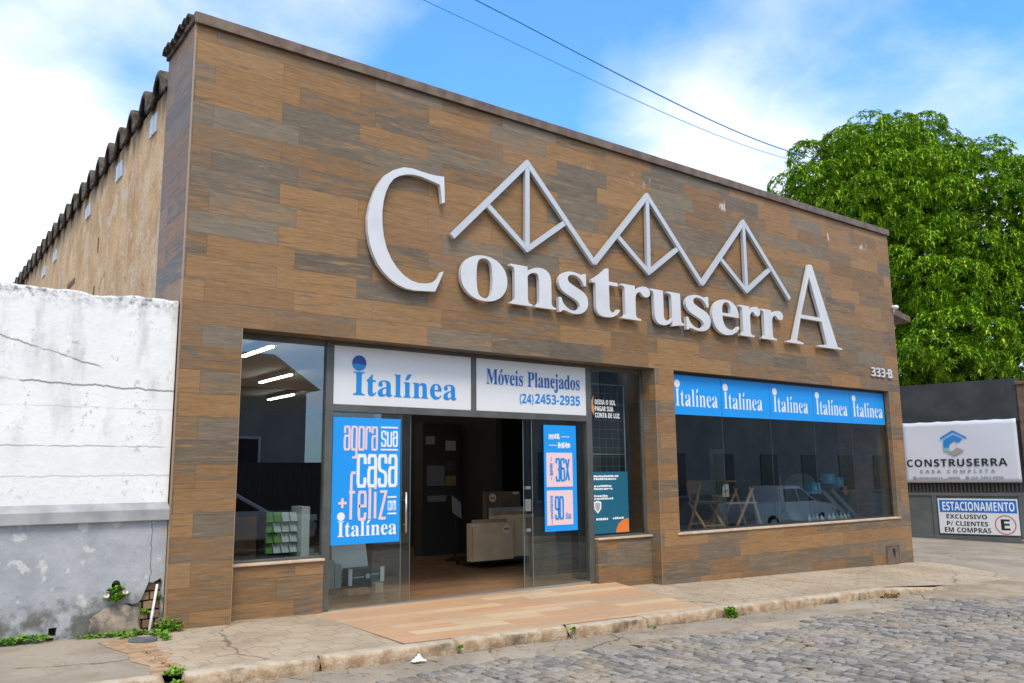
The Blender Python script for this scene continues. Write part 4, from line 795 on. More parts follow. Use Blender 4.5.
MB().box(7.615, 8.105, YP-.003, YP-.0005, 1.325, 1.81).build('pink_square', M_PINK, p2); MB().box(7.615, 8.100, YP-.003, YP-.0005, .79, 1.275).build('pink_square', M_PINK, p2)
g = MB(); kword(g, '36X', 7.78, 8.05, 1.40, .335, .030, YP-.006, .55); kword(g, '90', 7.755, 7.925, .865, .33, .030, YP-.006, .5)
rr = random.Random(3)
for zz in np.arange(.88, 1.2, .022): g.box(7.685-rr.random()*.012, 7.715+rr.random()*.012, YP-.006, YP-.004, zz, zz+.013)
for zz in np.arange(1.49, 1.66, .022): g.box(7.685-rr.random()*.015, 7.72+rr.random()*.015, YP-.006, YP-.004, zz, zz+.014)
for (a, b_) in ((1.42, 1.47), (1.69, 1.75), (.81, .86)): g.box(7.70, 7.708, YP-.006, YP-.004, a, b_)
g.text('dias', 'B', 7.955, 8.06, .868, .965, YP-.006)
g.build('blue_lettering', M_BLUELET, p2)
g = MB()
for (x0, x1, z0, z1) in ((7.665, 7.88, 2.0, 2.085), (7.835, 8.065, 1.875, 1.96)):
    x = x0
    while x < x1-.015:
        g.box(x, x+.013, YP-.004, YP-.001, z0+rr.choice((0, 0, .012)), z1-rr.choice((0, 0, .014))); g.box(x+.013, x+.022, YP-.004, YP-.001, z0+(.012 if rr.random() < .5 else .06), z0+(.03 if rr.random() < .5 else .075)); x += .026
g.box(7.90, 8.06, YP-.004, YP-.001, 2.035, 2.045); g.box(7.665, 7.81, YP-.004, YP-.001, 1.91, 1.92)
g.build('white_lettering', M_LETWHITE, p2)
# teal poster and window writing on the narrow window
M_TEAL = mat('teal_print', (.008, .12, .19), .45)
p3 = thing('window_poster', 'teal poster with white lines, a badge and an orange corner in the narrow window', 'poster', (8.87, .29, .62))
MB().box(8.50, 9.235, .288, .2965, .628, 1.535).build('sheet', M_TEAL, p3)
MB().shape([[(9.232, .632)]+[(9.232-.27*math.sin(math.radians(a)), .632+.20*math.cos(math.radians(a))) for a in range(0, 91, 6)]], .285, .002).build('orange_corner', mat('orange_print', (.75, .20, .03), .5), p3)
g = MB()
for (x0, x1, z) in ((8.53, 9.02, 1.465), (8.53, 8.98, 1.425), (8.53, 8.86, 1.32), (8.53, 8.90, 1.28), (8.53, 8.80, 1.175), (8.53, 8.90, 1.135), (8.56, 8.80, .835), (8.90, 9.12, .84)):
    x = x0
    while x < x1: w_ = rr.uniform(.02, .05); g.box(x, x+w_, .285, .2875, z-.012, z+.012+rr.choice((0, .006))); x += w_+rr.uniform(.006, .014)
g.shape([[(8.52, 1.09), (8.595, 1.11), (8.67, 1.09), (8.665, .99), (8.595, .92), (8.525, .99)]], .285, .002)
g.build('white_print', M_LETWHITE, p3)
MB().shape([[(8.545, 1.07), (8.595, 1.085), (8.645, 1.07), (8.64, 1.0), (8.595, .95), (8.55, 1.0)]], .2825, .002).build('badge_centre', mat('grey_print', (.35, .4, .43), .5), p3)
g = MB()
for k in range(14):
    x = rr.uniform(8.72, 9.1); z = rr.uniform(.9, 1.3); g.stroke([(x, z), (x+.10, z+.04)], .012, .2855-.0002*k, .001)
g.build('blue_flecks', mat('mid_blue_print', (.01, .12, .35), .5), p3)
wl = thing('window_lettering', 'white capitals on the narrow window reading DEIXA O SOL PAGAR SUA CONTA DE LUZ', 'window lettering', (8.8, .29, 2.3))
g = MB(); g.text('DEIXA O SOL', 'B', 8.60, 9.03, 2.545, 2.62, .294); g.text('PAGAR SUA', 'B', 8.60, 8.98, 2.445, 2.52, .294); g.text('CONTA DE LUZ.', 'B', 8.60, 9.12, 2.345, 2.42, .294)
g.build('lettering', M_LETWHITE, wl)
MB().shape([[(8.575, 2.68), (8.53, 2.60), (8.53, 2.45), (8.575, 2.38), (8.59, 2.50), (8.56, 2.55)]], .294, .003).build('orange_arrow', mat('orange_print2', (.62, .30, .12), .5), wl)
# blue film along the top of the right window
bn = thing('window_banner', 'long blue film of five panels reading Italínea across the right window top', 'window banner', (13.3, .11, 2.44))
SB = [10.083, 11.343, 12.683, 14.013, 15.278, 16.536]
LB = [(10.19, 11.24), (11.40, 12.46), (12.78, 13.84), (14.10, 15.16), (15.36, 16.46)]
for i in range(5):
    pb = MB().box(SB[i]+.005, SB[i+1]-.005, .112, .119, 2.44, 3.084).build('banner_panel', M_BLUE, bn)
    lg = logo(LB[i][0], LB[i][1], 2.575, 2.865, .109, M_LETWHITE, pb, None, .066, thin=-.005)
# ================================================================ OLD WHITE WALL ON THE LEFT
ww = thing('boundary_wall', 'old whitewashed wall over a grey peeling plinth left of the shop', 'wall', (-2, .15, 0))
m, T, b, pos = nmat('dirty_whitewash', .85, .2)
x, y, z = T.sep(pos)
n = T.noise(pos, 1.3, 7, .65); n2_ = T.noise(pos, 16, 6, .7); n3_ = T.noise(T.xyz(T.m('MULTIPLY', x, 1.6), y, T.m('MULTIPLY', z, .5)), 2.0, 5, .6)
c = T.mix(T.ss(n, .35, .65), (.79, .79, .78), (.87, .87, .86))
blot = T.m('MULTIPLY', T.ss(n3_, .50, .66), T.ss(z, 1.4, 2.4)); c = T.mix(T.m('MULTIPLY', blot, .6), c, (.47, .48, .48))
sp = T.m('MULTIPLY', T.ss(n2_, .56, .64), T.ss(T.noise(pos, 2.6, 4), .48, .62)); c = T.mix(T.m('MULTIPLY', sp, .55), c, (.28, .27, .25))
top = T.ss(T.m('ADD', z, T.m('MULTIPLY', n, .35)), 3.30, 3.55); c = T.mix(T.m('MULTIPLY', T.m('MULTIPLY', top, T.ss(n2_, .42, .62)), .75), c, (.13, .125, .115))
def crack(zc, slope, amp, amt, w, x0=-50, x1=50):
    cz = T.m('ADD', T.m('ADD', zc, T.m('MULTIPLY', T.m('SUBTRACT', x, 1.5), slope)), T.m('MULTIPLY', T.m('SUBTRACT', T.noise(T.xyz(x, 0.0, zc), 5, 6, .7), .5), amp))
    d = T.m('ABSOLUTE', T.m('SUBTRACT', z, cz)); k = T.m('SUBTRACT', 1.0, T.ss(d, w*.3, w))
    k = T.m('MULTIPLY', k, T.m('MULTIPLY', T.ss(x, x0, x0+.05), T.m('SUBTRACT', 1.0, T.ss(x, x1-.1, x1))))
    return T.m('MULTIPLY', k, T.m('MULTIPLY', amt, T.ss(T.noise(T.xyz(x, z, zc), 3, 3), .3, .5)))
for a in ((2.42, -.03, .09, .75, .014), (2.66, -.27, .09, .7, .013, -50, 1.75), (1.82, 0, .07, .6, .009), (1.53, 0.0, .08, .4, .008), (2.20, .0, .1, .25, .008)):
    c = T.mix(crack(*a), c, (.13, .11, .085))
T.set(b.inputs['Base Color'], c); T.set(b.inputs['Normal'], T.bump(T.m('ADD', n2_, T.m('MULTIPLY', n, 2)), .45, .012)); M_WW = m
V, F = mesh_grid(list(np.linspace(-9, 2.412, 90)), [0, 1], lambda x, y: 0)
xs = list(np.linspace(-9, 2.412, 140)); tops = [3.36+.018*math.sin(x*3.1)+.012*math.sin(x*9.7+1)+random.uniform(-.008, .008) for x in xs]
g = MB(); n_ = len(xs)
V = [(x, .05, 1.2) for x in xs]+[(x, .05, t-.02) for x, t in zip(xs, tops)]+[(x, .07, t) for x, t in zip(xs, tops)]+[(x, .30, t-.01) for x, t in zip(xs, tops)]+[(x, .30, 1.2) for x in xs]
F = [(k*n_+i, k*n_+i+1, (k+1)*n_+i+1, (k+1)*n_+i) for k in range(4) for i in range(n_-1)]+[(n_-1, 2*n_-1, 3*n_-1, 4*n_-1, 5*n_-1)[::-1]]
g.add(V, F).build('white_upper_wall', M_WW, ww)
M_LEDGE = noisy('grey_painted_ledge', (.27, .28, .285), (.40, .405, .41), 2.5, .7, .3, bump=.15)
MB().prism([(.052, 1.265), (-.035, 1.195), (-.035, 1.085), (.30, 1.085), (.30, 1.19)], 'x', -9, 2.416).build('ledge', M_LEDGE, ww, bevel=.006)
m, T, b, pos = nmat('peeling_grey_blue_plinth', .8, .25)
x, y, z = T.sep(pos); n = T.noise(pos, 2.2, 7, .65); n2_ = T.noise(pos, 11, 6, .7); n3_ = T.noise(pos, 5, 5, .6)
c = T.mix(T.ss(n, .35, .65), (.33, .35, .375), (.43, .45, .47))
c = T.mix(T.m('MULTIPLY', T.ss(n3_, .57, .63), .75), c, (.62, .62, .61)); c = T.mix(T.m('MULTIPLY', T.ss(n2_, .58, .66), .35), c, (.20, .22, .24))
low = T.m('SUBTRACT', 1.0, T.ss(T.m('SUBTRACT', z, T.m('MULTIPLY', n2_, .55)), -.12, .18)); c = T.mix(T.m('MULTIPLY', T.m('MULTIPLY', low, T.ss(n3_, .34, .56)), .85), c, (.085, .08, .065))
mould = T.m('MULTIPLY', T.ss(T.noise(pos, 3.3, 5, .6), .50, .60), T.m('SUBTRACT', 1.0, T.ss(z, .12, .42))); c = T.mix(T.m('MULTIPLY', mould, .7), c, (.11, .095, .07))
edge = T.m('MULTIPLY', T.ss(x, 2.30, 2.40), T.ss(n2_, .52, .60)); c = T.mix(T.m('MULTIPLY', edge, .8), c, (.50, .30, .15))
ck = T.m('SUBTRACT', 1.0, T.ss(T.m('ABSOLUTE', T.m('SUBTRACT', T.m('SUBTRACT', x, 2.27), T.m('MULTIPLY', T.m('SUBTRACT', T.noise(T.xyz(0, 0, z), 6, 5), .5), .12))), .002, .006)); c = T.mix(T.m('MULTIPLY', T.m('MULTIPLY', ck, T.ss(z, .45, .5)), .8), c, (.07, .06, .05))
T.set(b.inputs['Base Color'], c); T.set(b.inputs['Normal'], T.bump(T.m('ADD', n2_, n), .5, .015)); M_PL = m
hole = [(2.05, .30), (2.13, .285), (2.175, .295), (2.20, .32), (2.235, .41), (2.265, .485), (2.30, .475), (2.335, .49), (2.375, .515), (2.395, .47), (2.385, .35), (2.39, .2), (2.38, .06), (2.37, -.12), (2.22, -.12), (2.19, -.02), (2.13, -.015), (2.19, .07), (2.205, .17), (2.18, .25), (2.10, .262)]
ph = [(1.965+.042*math.cos(k*.524), .475+.05*math.sin(k*.524)) for k in range(12)]
vh = [(1.405, .06), (1.405, .135), (1.475, .14), (1.47, .06)]; vh2 = [(1.385, -.025), (1.39, .045), (1.455, .05), (1.45, -.02)]
g = MB(); V, F = fill_polys([[(-9, -.3), (2.414, -.3), (2.414, 1.083), (-9, 1.083)], hole[::-1], ph[::-1], vh[::-1], vh2[::-1]], .05)
g.add([(v[0], .045-v[2], v[1]) for v in V], F).build('plinth', M_PL, ww)
m, T, b, pos = nmat('exposed_brick', .95, .15); n = T.noise(pos, 12, 6, .65); ri = T.n('ShaderNodeNewGeometry').outputs['Random Per Island']
c = T.ramp(ri, [(0, (.30, .19, .11)), (.5, (.40, .29, .19)), (1, (.24, .14, .08))]); c = T.mix(T.m('MULTIPLY', T.ss(n, .4, .7), .5), c, (.16, .11, .07)); T.set(b.inputs['Base Color'], c); T.set(b.inputs['Normal'], T.bump(n, .5, .01)); M_BRK = m
g = MB(); z = -.15; r_ = 0
while z < .56:
    x = 1.99-(.06 if r_ % 2 else 0)
    while x < 2.40:
        x1 = min(x+.118, 2.405); j = random.uniform(-.006, .012); g.box(x+.006, x1-.006, .076+j, .2, z+.006, z+.082+random.uniform(-.004, .003)); x += .122
    z += .09; r_ += 1
g.build('brickwork', M_BRK, ww, bevel=.006)
MB().box(-8.9, 2.412, .12, .29, -.3, 1.08).build('wall_core', noisy('dark_mortar', (.05, .04, .03), (.10, .08, .06), 12, .95), ww)
g = MB(); V = []; F = []           # plaster that has slid away from the wall
for j in range(9):
    for i in range(13):
        u = i/12; v = j/8; x = 1.76+.44*u-.02*v; hgt_ = .10+.22*math.sin(math.pi*(.15+.62*u)); bl = math.sin(math.pi*max(.02, min(.98, u)))**.5*math.sin(math.pi*min(1, .15+v*.85))**.7
        V.append((x+.012*math.sin(v*9), .010-.05*bl+random.uniform(-.005, .005), -.02+hgt_*v+random.uniform(-.006, .006)))
for j in range(8):
    for i in range(12): F.append((j*13+i, j*13+i+1, (j+1)*13+i+1, (j+1)*13+i))
g.add(V, F).build('loose_plaster', noisy('bare_plaster', (.11, .10, .088), (.38, .315, .24), 6, .95, .15, bump=.4), ww, smooth=True)
# white plastic pipe leaning in the hole, grey lid on the ground
tag(MB().tube([(2.345, .015, .455), (2.30, -.05, .22), (2.255, -.115, -.008)], .013, 12).build('plastic_pipe', noisy('scuffed_white_pvc', (.62, .61, .58), (.78, .78, .76), 20, .5, bump=0), smooth=True), 'thin white plastic pipe leaning in the hole of the old wall', 'pipe')
m = noisy('grey_lid_stone', (.085, .095, .10), (.14, .15, .155), 10, .8, .3, bump=.3)
g = MB(); prof = []
g.lathe([(.0, .022), (.085, .022), (.11, .016), (.115, -.02)], 2.13, -.42, 20); g.V = [(2.13+(x-2.13)*1.15, y, z+walk_z(2.1, -.4)+.004+.004*math.sin(x*40)) for x, y, z in g.V]
tag(g.build('stone_lid', m, smooth=True), 'dark grey oval stone lid lying on the pavement below the hole', 'lid')
# ---------------------------------------------------------------- weeds
m, T, b, pos = nmat('weed_leaf', .55, .3); ri = T.n('ShaderNodeNewGeometry').outputs['Random Per Island']
T.set(b.inputs['Base Color'], T.ramp(ri, [(0, (.06, .17, .012)), (.5, (.13, .30, .02)), (1, (.24, .40, .04))])); M_WEED = m
def weed(name, label, cat, pts, n, size, hgt, spread=(.05, .03), flowers=None, down=0):
    """pts: stem feet; leaves on short curved stems"""
    t = thing(name, label, cat, pts[0], 0, None); L = MB(); S = MB()
    for p in pts:
        for k in range(n):
            a = random.uniform(0, 6.28); r = random.random()**.5
            b0 = Vector(p)+Vector((math.cos(a)*r*spread[0], math.sin(a)*r*spread[1]-.004, 0)); h = hgt*random.uniform(.35, 1)*(1-.5*r)
            tip = b0+Vector((math.cos(a)*.6*h*random.random(), math.sin(a)*.5*h*random.random()-.01, h))
            if random.random() < .35: S.tube([b0, (b0+tip)/2+Vector((0, 0, .15*h)), tip], .0025, 4, False)
            for q in range(3):
                az = random.uniform(0, 6.28); el = random.uniform(-.3, .8)-down; s_ = size*random.uniform(.6, 1.25)
                d = Vector((math.cos(az)*math.cos(el), math.sin(az)*math.cos(el), math.sin(el))); w = d.cross(Vector((random.uniform(-.5, .5), random.uniform(-.5, .5), 1))).normalized()*s_*.36; nn = d.cross(w).normalized()*s_*.12
                L.add([tip, tip+d*s_*.5+w+nn, tip+d*s_, tip+d*s_*.5-w+nn, tip+d*s_*.5], [(0, 4, 1), (1, 4, 2), (2, 4, 3), (3, 4, 0)])
    L.build('leaves', M_WEED, t)
    if S.V: S.build('stems', M_WEED, t)
    if flowers:
        for f in flowers:
            fm = MB(); fm.add([f]+[Vector(f)+Vector((math.cos(a)*.026, -.02+.006*math.sin(3*a), math.sin(a)*.024)) for a in np.linspace(0, 5.8, 12)], [(0, k+1, (k+1) % 12+1) for k in range(12)])
            fo = fm.build('flower', mat('white_pink_petal', (.80, .60, .62), .6), t)
            MB().disc(f[0], f[2], .008, f[1]-.006, .003, 8).build('flower_centre', mat('yellow_centre', (.7, .5, .05), .6), fo)
    return t
wz = lambda x, y: walk_z(x, y)-.005
weed('flowering_plant', 'small leafy plant with two pale flowers growing out of a pipe hole', 'plant', [(1.965, .01, .42), (1.93, -.01, .36), (2.0, -.015, .36), (1.96, -.02, .33)], 24, .05, .05, (.05, .015), [(1.865, -.05, .40), (2.03, -.06, .42)])
weed('weed', 'low strip of weeds along the wall foot under the loose plaster', 'weed', [(1.70+.07*i, .0-.012*i, wz(1.8, 0)) for i in range(8)], 11, .036, .04, (.06, .035))
weed('weed', 'weed tuft at the far left foot of the grey plinth', 'weed', [(1.05+.05*i, .0, wz(1.1, 0)) for i in range(7)], 10, .04, .10, (.06, .03))
weed('weed', 'leafy weed clump at the shop corner beside the white pipe', 'weed', [(2.46, -.05, wz(2.4, 0)), (2.40, -.08, wz(2.4, 0)), (2.52, -.06, wz(2.5, 0))], 20, .05, .15, (.06, .03))
weed('weed', 'bright weeds around the foot of the pipe and the stone lid', 'weed', [(2.20, -.08, wz(2.2, 0)), (2.28, -.12, wz(2.2, 0)), (2.33, -.20, wz(2.3, -.1)), (2.30, -.32, wz(2.3, -.3)), (2.14, -.10, wz(2.1, 0)), (2.31, -.45, wz(2.3, -.4)), (2.02, -.18, wz(2., -.4))], 12, .04, .06, (.06, .05))
weed('weed', 'small green sprig growing inside the hole in the old wall', 'weed', [(2.37, .06, .30), (2.25, .07, .17)], 14, .04, .06, (.025, .01))
weed('weed', 'weeds in the gap between two kerb stones near the left corner', 'weed', [(2.0, -1.9, wz(2, -1.9)), (1.98, -2.0, wz(2, -2)-.06), (2.0, -2.07, wz(2, -2)-.14), (2.05, -1.8, wz(2, -1.8))], 22, .04, .04, (.05, .04))
weed('weed', 'single bright weed tuft on the kerb in front of the right window', 'weed', [(8.62, -2.05, wz(8.6, -2)-.14), (8.66, -2.04, wz(8.6, -2)-.10), (8.60, -2.05, wz(8.6, -2)-.04)], 22, .05, .10, (.06, .02))
weed('weed', 'tiny weed in the kerb joint left of the entrance tiles', 'weed', [(4.62, -2.01, wz(4.6, -2)-.05)], 14, .03, .03, (.02, .02))
weed('weed', 'tiny weed in the kerb joint below the middle of the entrance', 'weed', [(6.06, -2.01, wz(6, -2)-.02)], 16, .032, .04, (.03, .02))
weed('weed', 'tiny weed in the gutter below the right end of the entrance tiles', 'weed', [(7.24, -2.03, wz(7.2, -2)-.12), (6.95, -2.06, wz(7.2, -2)-.14)], 14, .032, .04, (.03, .02))
m, T, b, pos = nmat('dry_grass_blade', .8, .2); ri = T.n('ShaderNodeNewGeometry').outputs['Random Per Island']; T.set(b.inputs['Base Color'], T.ramp(ri, [(0, (.22, .13, .06)), (1, (.38, .26, .13))]))
old = M_WEED; M_WEED = m
weed('weed', 'dry brown weed tuft by the kerb end near the driveway', 'weed', [(12.15, -2.1, wz(12, -2)-.11), (12.3, -2.12, wz(12, -2)-.11)], 24, .05, .08, (.10, .04))
weed('weed', 'dry brown roots along the edge of the broken pavement corner', 'weed', [(2.05+.02*math.sin(i*2), -.5-.16*i, wz(2, -1)-.015) for i in range(8)], 14, .035, .012, (.05, .06))
M_WEED = old
# litter
t = MB(); V = []; F = []
for j in range(7):
    for i in range(9):
        u = i/8-.5; v = j/6-.5; V.append((4.08+u*.13, -2.16+v*.08, street_z(4.1, -2.1)+.065+.045*math.exp(-(u*u*9+v*v*8))*(1+.5*math.sin(u*17+v*9))+random.uniform(-.006, .006)))
for j in range(6):
    for i in range(8): F.append((j*9+i, j*9+i+1, (j+1)*9+i+1, (j+1)*9+i))
tag(t.add(V, F).build('paper_scrap', mat('crumpled_white_paper', (.75, .75, .76), .8)), 'crumpled white paper scrap lying in the gutter below the kerb', 'litter')
# fallen leaves and grit along the gutter: nobody could count them
V = []; F = []
for _ in range(420):
    x = random.uniform(2, 16); y = -2.06-abs(random.gauss(0, .22)); z = bed_z(x, y)+.02+(.03 if y > -2.5 else 0); s_ = random.uniform(.012, .035); a = random.uniform(0, 3.14); o = len(V)
    if y > -2.5: z = max(z, street_z(x, y)+.058)
    dx_, dy_ = math.cos(a)*s_, math.sin(a)*s_
    V += [(x-dx_, y-dy_, z), (x+dy_*.4, y-dx_*.4, z+.006), (x+dx_, y+dy_, z+.004), (x-dy_*.4, y+dx_*.4, z+.006)]; F.append((o, o+1, o+2, o+3))
m, T, b, pos = nmat('dry_leaf_litter', .9, .1); ri = T.n('ShaderNodeNewGeometry').outputs['Random Per Island']; T.set(b.inputs['Base Color'], T.ramp(ri, [(0, (.16, .09, .045)), (.6, (.36, .24, .13)), (1, (.42, .34, .22))]))
tag(MB().add(V, F).build('leaf_litter', m), kind='stuff')

# ================================================================ GATE, BANNER AND PARKING SIGN
GA = Vector((24.66, 4.02, -.5)); GR = math.atan2(1.38-4.02, 25.19-24.66)
gate = thing('sliding_gate', 'dark grey metal driveway gate with panels and a slatted strip', 'gate', GA, GR)
M_GATE = noisy('dark_grey_gate_paint', (.030, .034, .034), (.05, .055, .054), 1.5, .5, .4, bump=.02)
M_GATE2 = noisy('grey_gate_frame', (.09, .105, .10), (.12, .135, .13), 2, .5, .4, bump=.02)
M_SLAT = mat('brown_slat', (.05, .038, .032), .6)
L = dict(local=True)
g = MB(); g.box(-5, 3.05, .02, .06, 3.35, 4.55); g.box(-5, 3.05, .06, .10, 1.4, 3.36); g.build('upper_panel', M_GATE, gate, **L)
g = MB()
for i in range(80): g.box(-5+i*.1, -5+i*.1+.055, .0, .03, 1.32, 2.3)
g.build('slat_strip', M_SLAT, gate, **L)
g = MB(); g.box(-5, 3.05, .0, .05, .12, 1.28); g.build('lower_panel', M_GATE2, gate, **L)
g = MB(); g.box(-5, 3.05, -.03, .05, 1.28, 1.36); g.box(-5, 2.8, -.04, .05, .02, .16); g.box(.62, .74, -.03, -.001, .16, 1.28); g.box(2.83, 3.0, -.03, -.001, .16, 1.28); g.box(-2, -1.9, -.03, -.001, .16, 1.28); g.build('rail', M_GATE2, gate, bevel=.008, **L)
M_POST = noisy('brown_rendered_post', (.13, .075, .05), (.19, .12, .085), 4, .85, .2, bump=.2)
gp = thing('gate_post', 'tall brown rendered post at the right end of the grey gate', 'post', GA+Matrix.Rotation(GR, 3, 'Z')@Vector((3.2, .1, 0)), GR)
MB().box(-.14, .6, -.12, .3, -.2, 4.35).build('shaft', M_POST, gp, bevel=.02, **L); MB().box(-.18, .64, -.16, .34, 4.35, 4.45).build('cap', M_POST, gp, bevel=.02, **L)
bn2 = thing('banner', 'white Construserra Casa Completa banner with a house logo on the gate', 'banner', GA+Matrix.Rotation(GR, 3, 'Z')@Vector((0, -.05, 1.65)), GR)
V = []; F = []; nx, nz = 30, 14
for j in range(nz+1):
    for i in range(nx+1):
        u = i/nx; v = j/nz; sag = .03*math.sin(u*19)*v**4
        V.append((-.02+3.0*u, -.01-.012*math.sin(u*7+v*3)*math.sin(v*3.1), .01+(1.765+.0*u)*v-abs(sag)*.6))
for j in range(nz):
    for i in range(nx): F.append((j*(nx+1)+i, j*(nx+1)+i+1, (j+1)*(nx+1)+i+1, (j+1)*(nx+1)+i))
s_ = MB().add(V, F).build('sheet', mat('banner_vinyl', (.62, .64, .68), .35), bn2, smooth=True, **L)
s_.modifiers.new('thick', 'SOLIDIFY').thickness = .003
z0 = 1.15      # absolute z of local 0
def bz(z): return z-z0
yb = -.0265
g = MB(); g.text('CONSTRUSERRA', 'B', .03, 2.67, bz(1.62), bz(1.835), yb, .003, .03); g.build('black_lettering', M_BLACK, bn2, **L)
g = MB(); g.text('CASA', 'B', .38, .95, bz(1.435), bz(1.53), yb, .003, .22); g.text('COMPLETA', 'B', 1.12, 2.35, bz(1.435), bz(1.53), yb, .003, .22); g.build('grey_lettering', mat('pale_grey_print', (.26, .27, .29), .5), bn2, **L)
g = MB(); g.text('construserra', 'B', .30, .98, bz(1.255), bz(1.325), yb); g.box(1.0, 1.09, yb, yb+.003, bz(1.25), bz(1.262)); g.text('concerto', 'B', 1.11, 1.44, bz(1.255), bz(1.335), yb) if False else g.text('conserto', 'B', 1.11, 1.44, bz(1.255), bz(1.335), yb)
g.text('(24) 2453-2935', 'B', 1.72, 2.54, bz(1.24), bz(1.335), yb); g.disc(.22, bz(1.29), .05, yb, .003); g.disc(1.63, bz(1.29), .05, yb, .003)
g.build('small_print', mat('mid_grey_print', (.26, .27, .29), .5), bn2, **L)
MLB = mat('logo_blue', (.01, .22, .62), .5); MLT = mat('logo_teal', (.22, .42, .50), .5); MLG = mat('logo_stone', (.34, .31, .28), .5)
g = MB(); g.shape([[(1.01, bz(2.40)), (1.35, bz(2.60)), (1.70, bz(2.40)), (1.70, bz(2.45)), (1.35, bz(2.66)), (1.01, bz(2.46))]], yb, .003)
g.shape([[(1.08, bz(2.16)), (1.08, bz(2.38)), (1.35, bz(2.53)), (1.60, bz(2.40)), (1.46, bz(2.30)), (1.38, bz(2.36)), (1.26, bz(2.30)), (1.22, bz(2.16))]], yb, .003); g.build('logo_roof', MLB, bn2, **L)
g = MB(); g.shape([[(1.08, bz(2.05)), (1.08, bz(2.155)), (1.22, bz(2.155)), (1.22, bz(2.07))]], yb, .003); g.build('logo_side', MLT, bn2, **L)
g = MB(); g.shape([[(1.14, bz(2.05)), (1.35, bz(1.92)), (1.62, bz(2.07)), (1.42, bz(2.16)), (1.33, bz(2.07))]], yb, .003); g.build('logo_base', MLG, bn2, **L)
ps = thing('parking_sign', 'blue and white sign reading Estacionamento exclusivo for customers on the gate', 'sign', GA+Matrix.Rotation(GR, 3, 'Z')@Vector((.78, -.045, .22)), GR)
ox, oz = .78, -.28
R_ = lambda x, z: (x-ox, z-oz)
MB().box(0, 2.03, -.01, .01, 0, .985).build('board', M_WHITE, ps, **L)
MB().box(.04, 2.0, -.014, -.0105, .60, .945).build('blue_band', mat('sign_blue', (.01, .16, .55), .4), ps, **L)
g = MB(); g.text('ESTACIONAMENTO', 'B', .12, 1.95, .645, .895, -.018); g.build('white_lettering', M_LETWHITE, ps, **L)
g = MB(); g.text('EXCLUSIVO', 'B', .20, 1.25, .42, .545, -.014); g.text('P/ CLIENTES', 'B', .20, 1.26, .22, .35, -.014); g.text('EM COMPRAS', 'B', .13, 1.32, .04, .175, -.014); g.text('E', 'B', 1.58, 1.80, .135, .43, -.014); g.build('black_lettering', M_BLACK, ps, **L)
g = MB(); g.stroke([(1.69+.25*math.cos(a), .28+.25*math.sin(a)) for a in np.linspace(0, 6.283, 37)[:-1]], .028, -.014, .003, True); g.build('red_ring', mat('ring_red', (.55, .13, .03), .5), ps, **L)
# little canopy and camera on the right-hand corner of the shop
cn = thing('canopy', 'small brown sheet-metal canopy sticking out behind the shop right corner', 'canopy', (17.3, .5, 4.6))
g = MB(); g.add([(17.0, .05, 4.98), (17.62, -.05, 4.80), (17.62, 1.3, 4.80), (17.0, 1.3, 4.98), (17.0, .05, 4.84), (17.62, -.05, 4.68), (17.62, 1.3, 4.68), (17.0, 1.3, 4.84)], [(0, 1, 2, 3), (4, 7, 6, 5), (0, 4, 5, 1), (1, 5, 6, 2), (2, 6, 7, 3), (3, 7, 4, 0)]); g.build('sheet', M_COPING, cn)
MB().bar((17.0, .9, 4.4), (17.5, .9, 4.72), .04, .04).build('bracket', M_COPING, cn)
cc = thing('security_camera', 'tiny white security camera on the shop right edge under the roofline', 'camera', (16.99, 0, 4.9))
MB().tube([(16.97, -.12, 4.93), (17.03, .06, 4.96)], .045, 12).build('body', M_WHITE, cc, smooth=True); MB().box(17.0, 17.03, -.02, .03, 4.84, 4.95).build('bracket', M_WHITE, cc)
# low dark block put in for the deep shade under the tree
bb = thing('backdrop', 'dark low shed standing in for shade under the tree behind the grey gate', 'backdrop', (31, 5, -.5))
M_SHADE = noisy('dark_shade_wall', (.05, .045, .04), (.08, .07, .06), 2, .9)
MB().box(28.6, 33, 3.2, 12, -.6, 3.9).build('wall', M_SHADE, bb); MB().prism([(3.0, 3.9), (12.2, 3.9), (12.2, 4.0), (7.6, 4.7), (3.0, 4.0)], 'x', 28.4, 33.2).build('roof', mat('dark_shade_roof', (.06, .04, .032), .9), bb)

# ================================================================ TREE
tree = thing('mango_tree', 'large dense bright green mango tree rising behind the gate and shop', 'tree', (30.9, 6.2, -.6))
m, T, b, pos = nmat('mango_leaf', .5, .22); ri = T.n('ShaderNodeNewGeometry').outputs['Random Per Island']; n = T.noise(pos, .55, 3)
c = T.ramp(ri, [(0, (.04, .13, .004)), (.35, (.12, .27, .006)), (.7, (.24, .42, .010)), (.93, (.36, .53, .018)), (1, (.48, .54, .05))])
T.set(b.inputs['Base Color'], c)
tr = T.n('ShaderNodeBsdfTranslucent', ins={0: T.mix(.5, c, (.25, .45, .02))}); mx = T.n('ShaderNodeMixShader', ins={0: .16, 1: b.outputs[0], 2: tr.outputs[0]})
m.node_tree.links.new(mx.outputs[0], m.node_tree.nodes['Material Output'].inputs[0]); M_LEAF = m
def cray(px, py, dist):
    d = cf*(cam_data.lens/36*1024)+cr*(px-512)-cu*(py-341.5); d = d/math.hypot(d.x, d.y); return Vector((0, -9, 1.5))+d*dist
LOBES = []
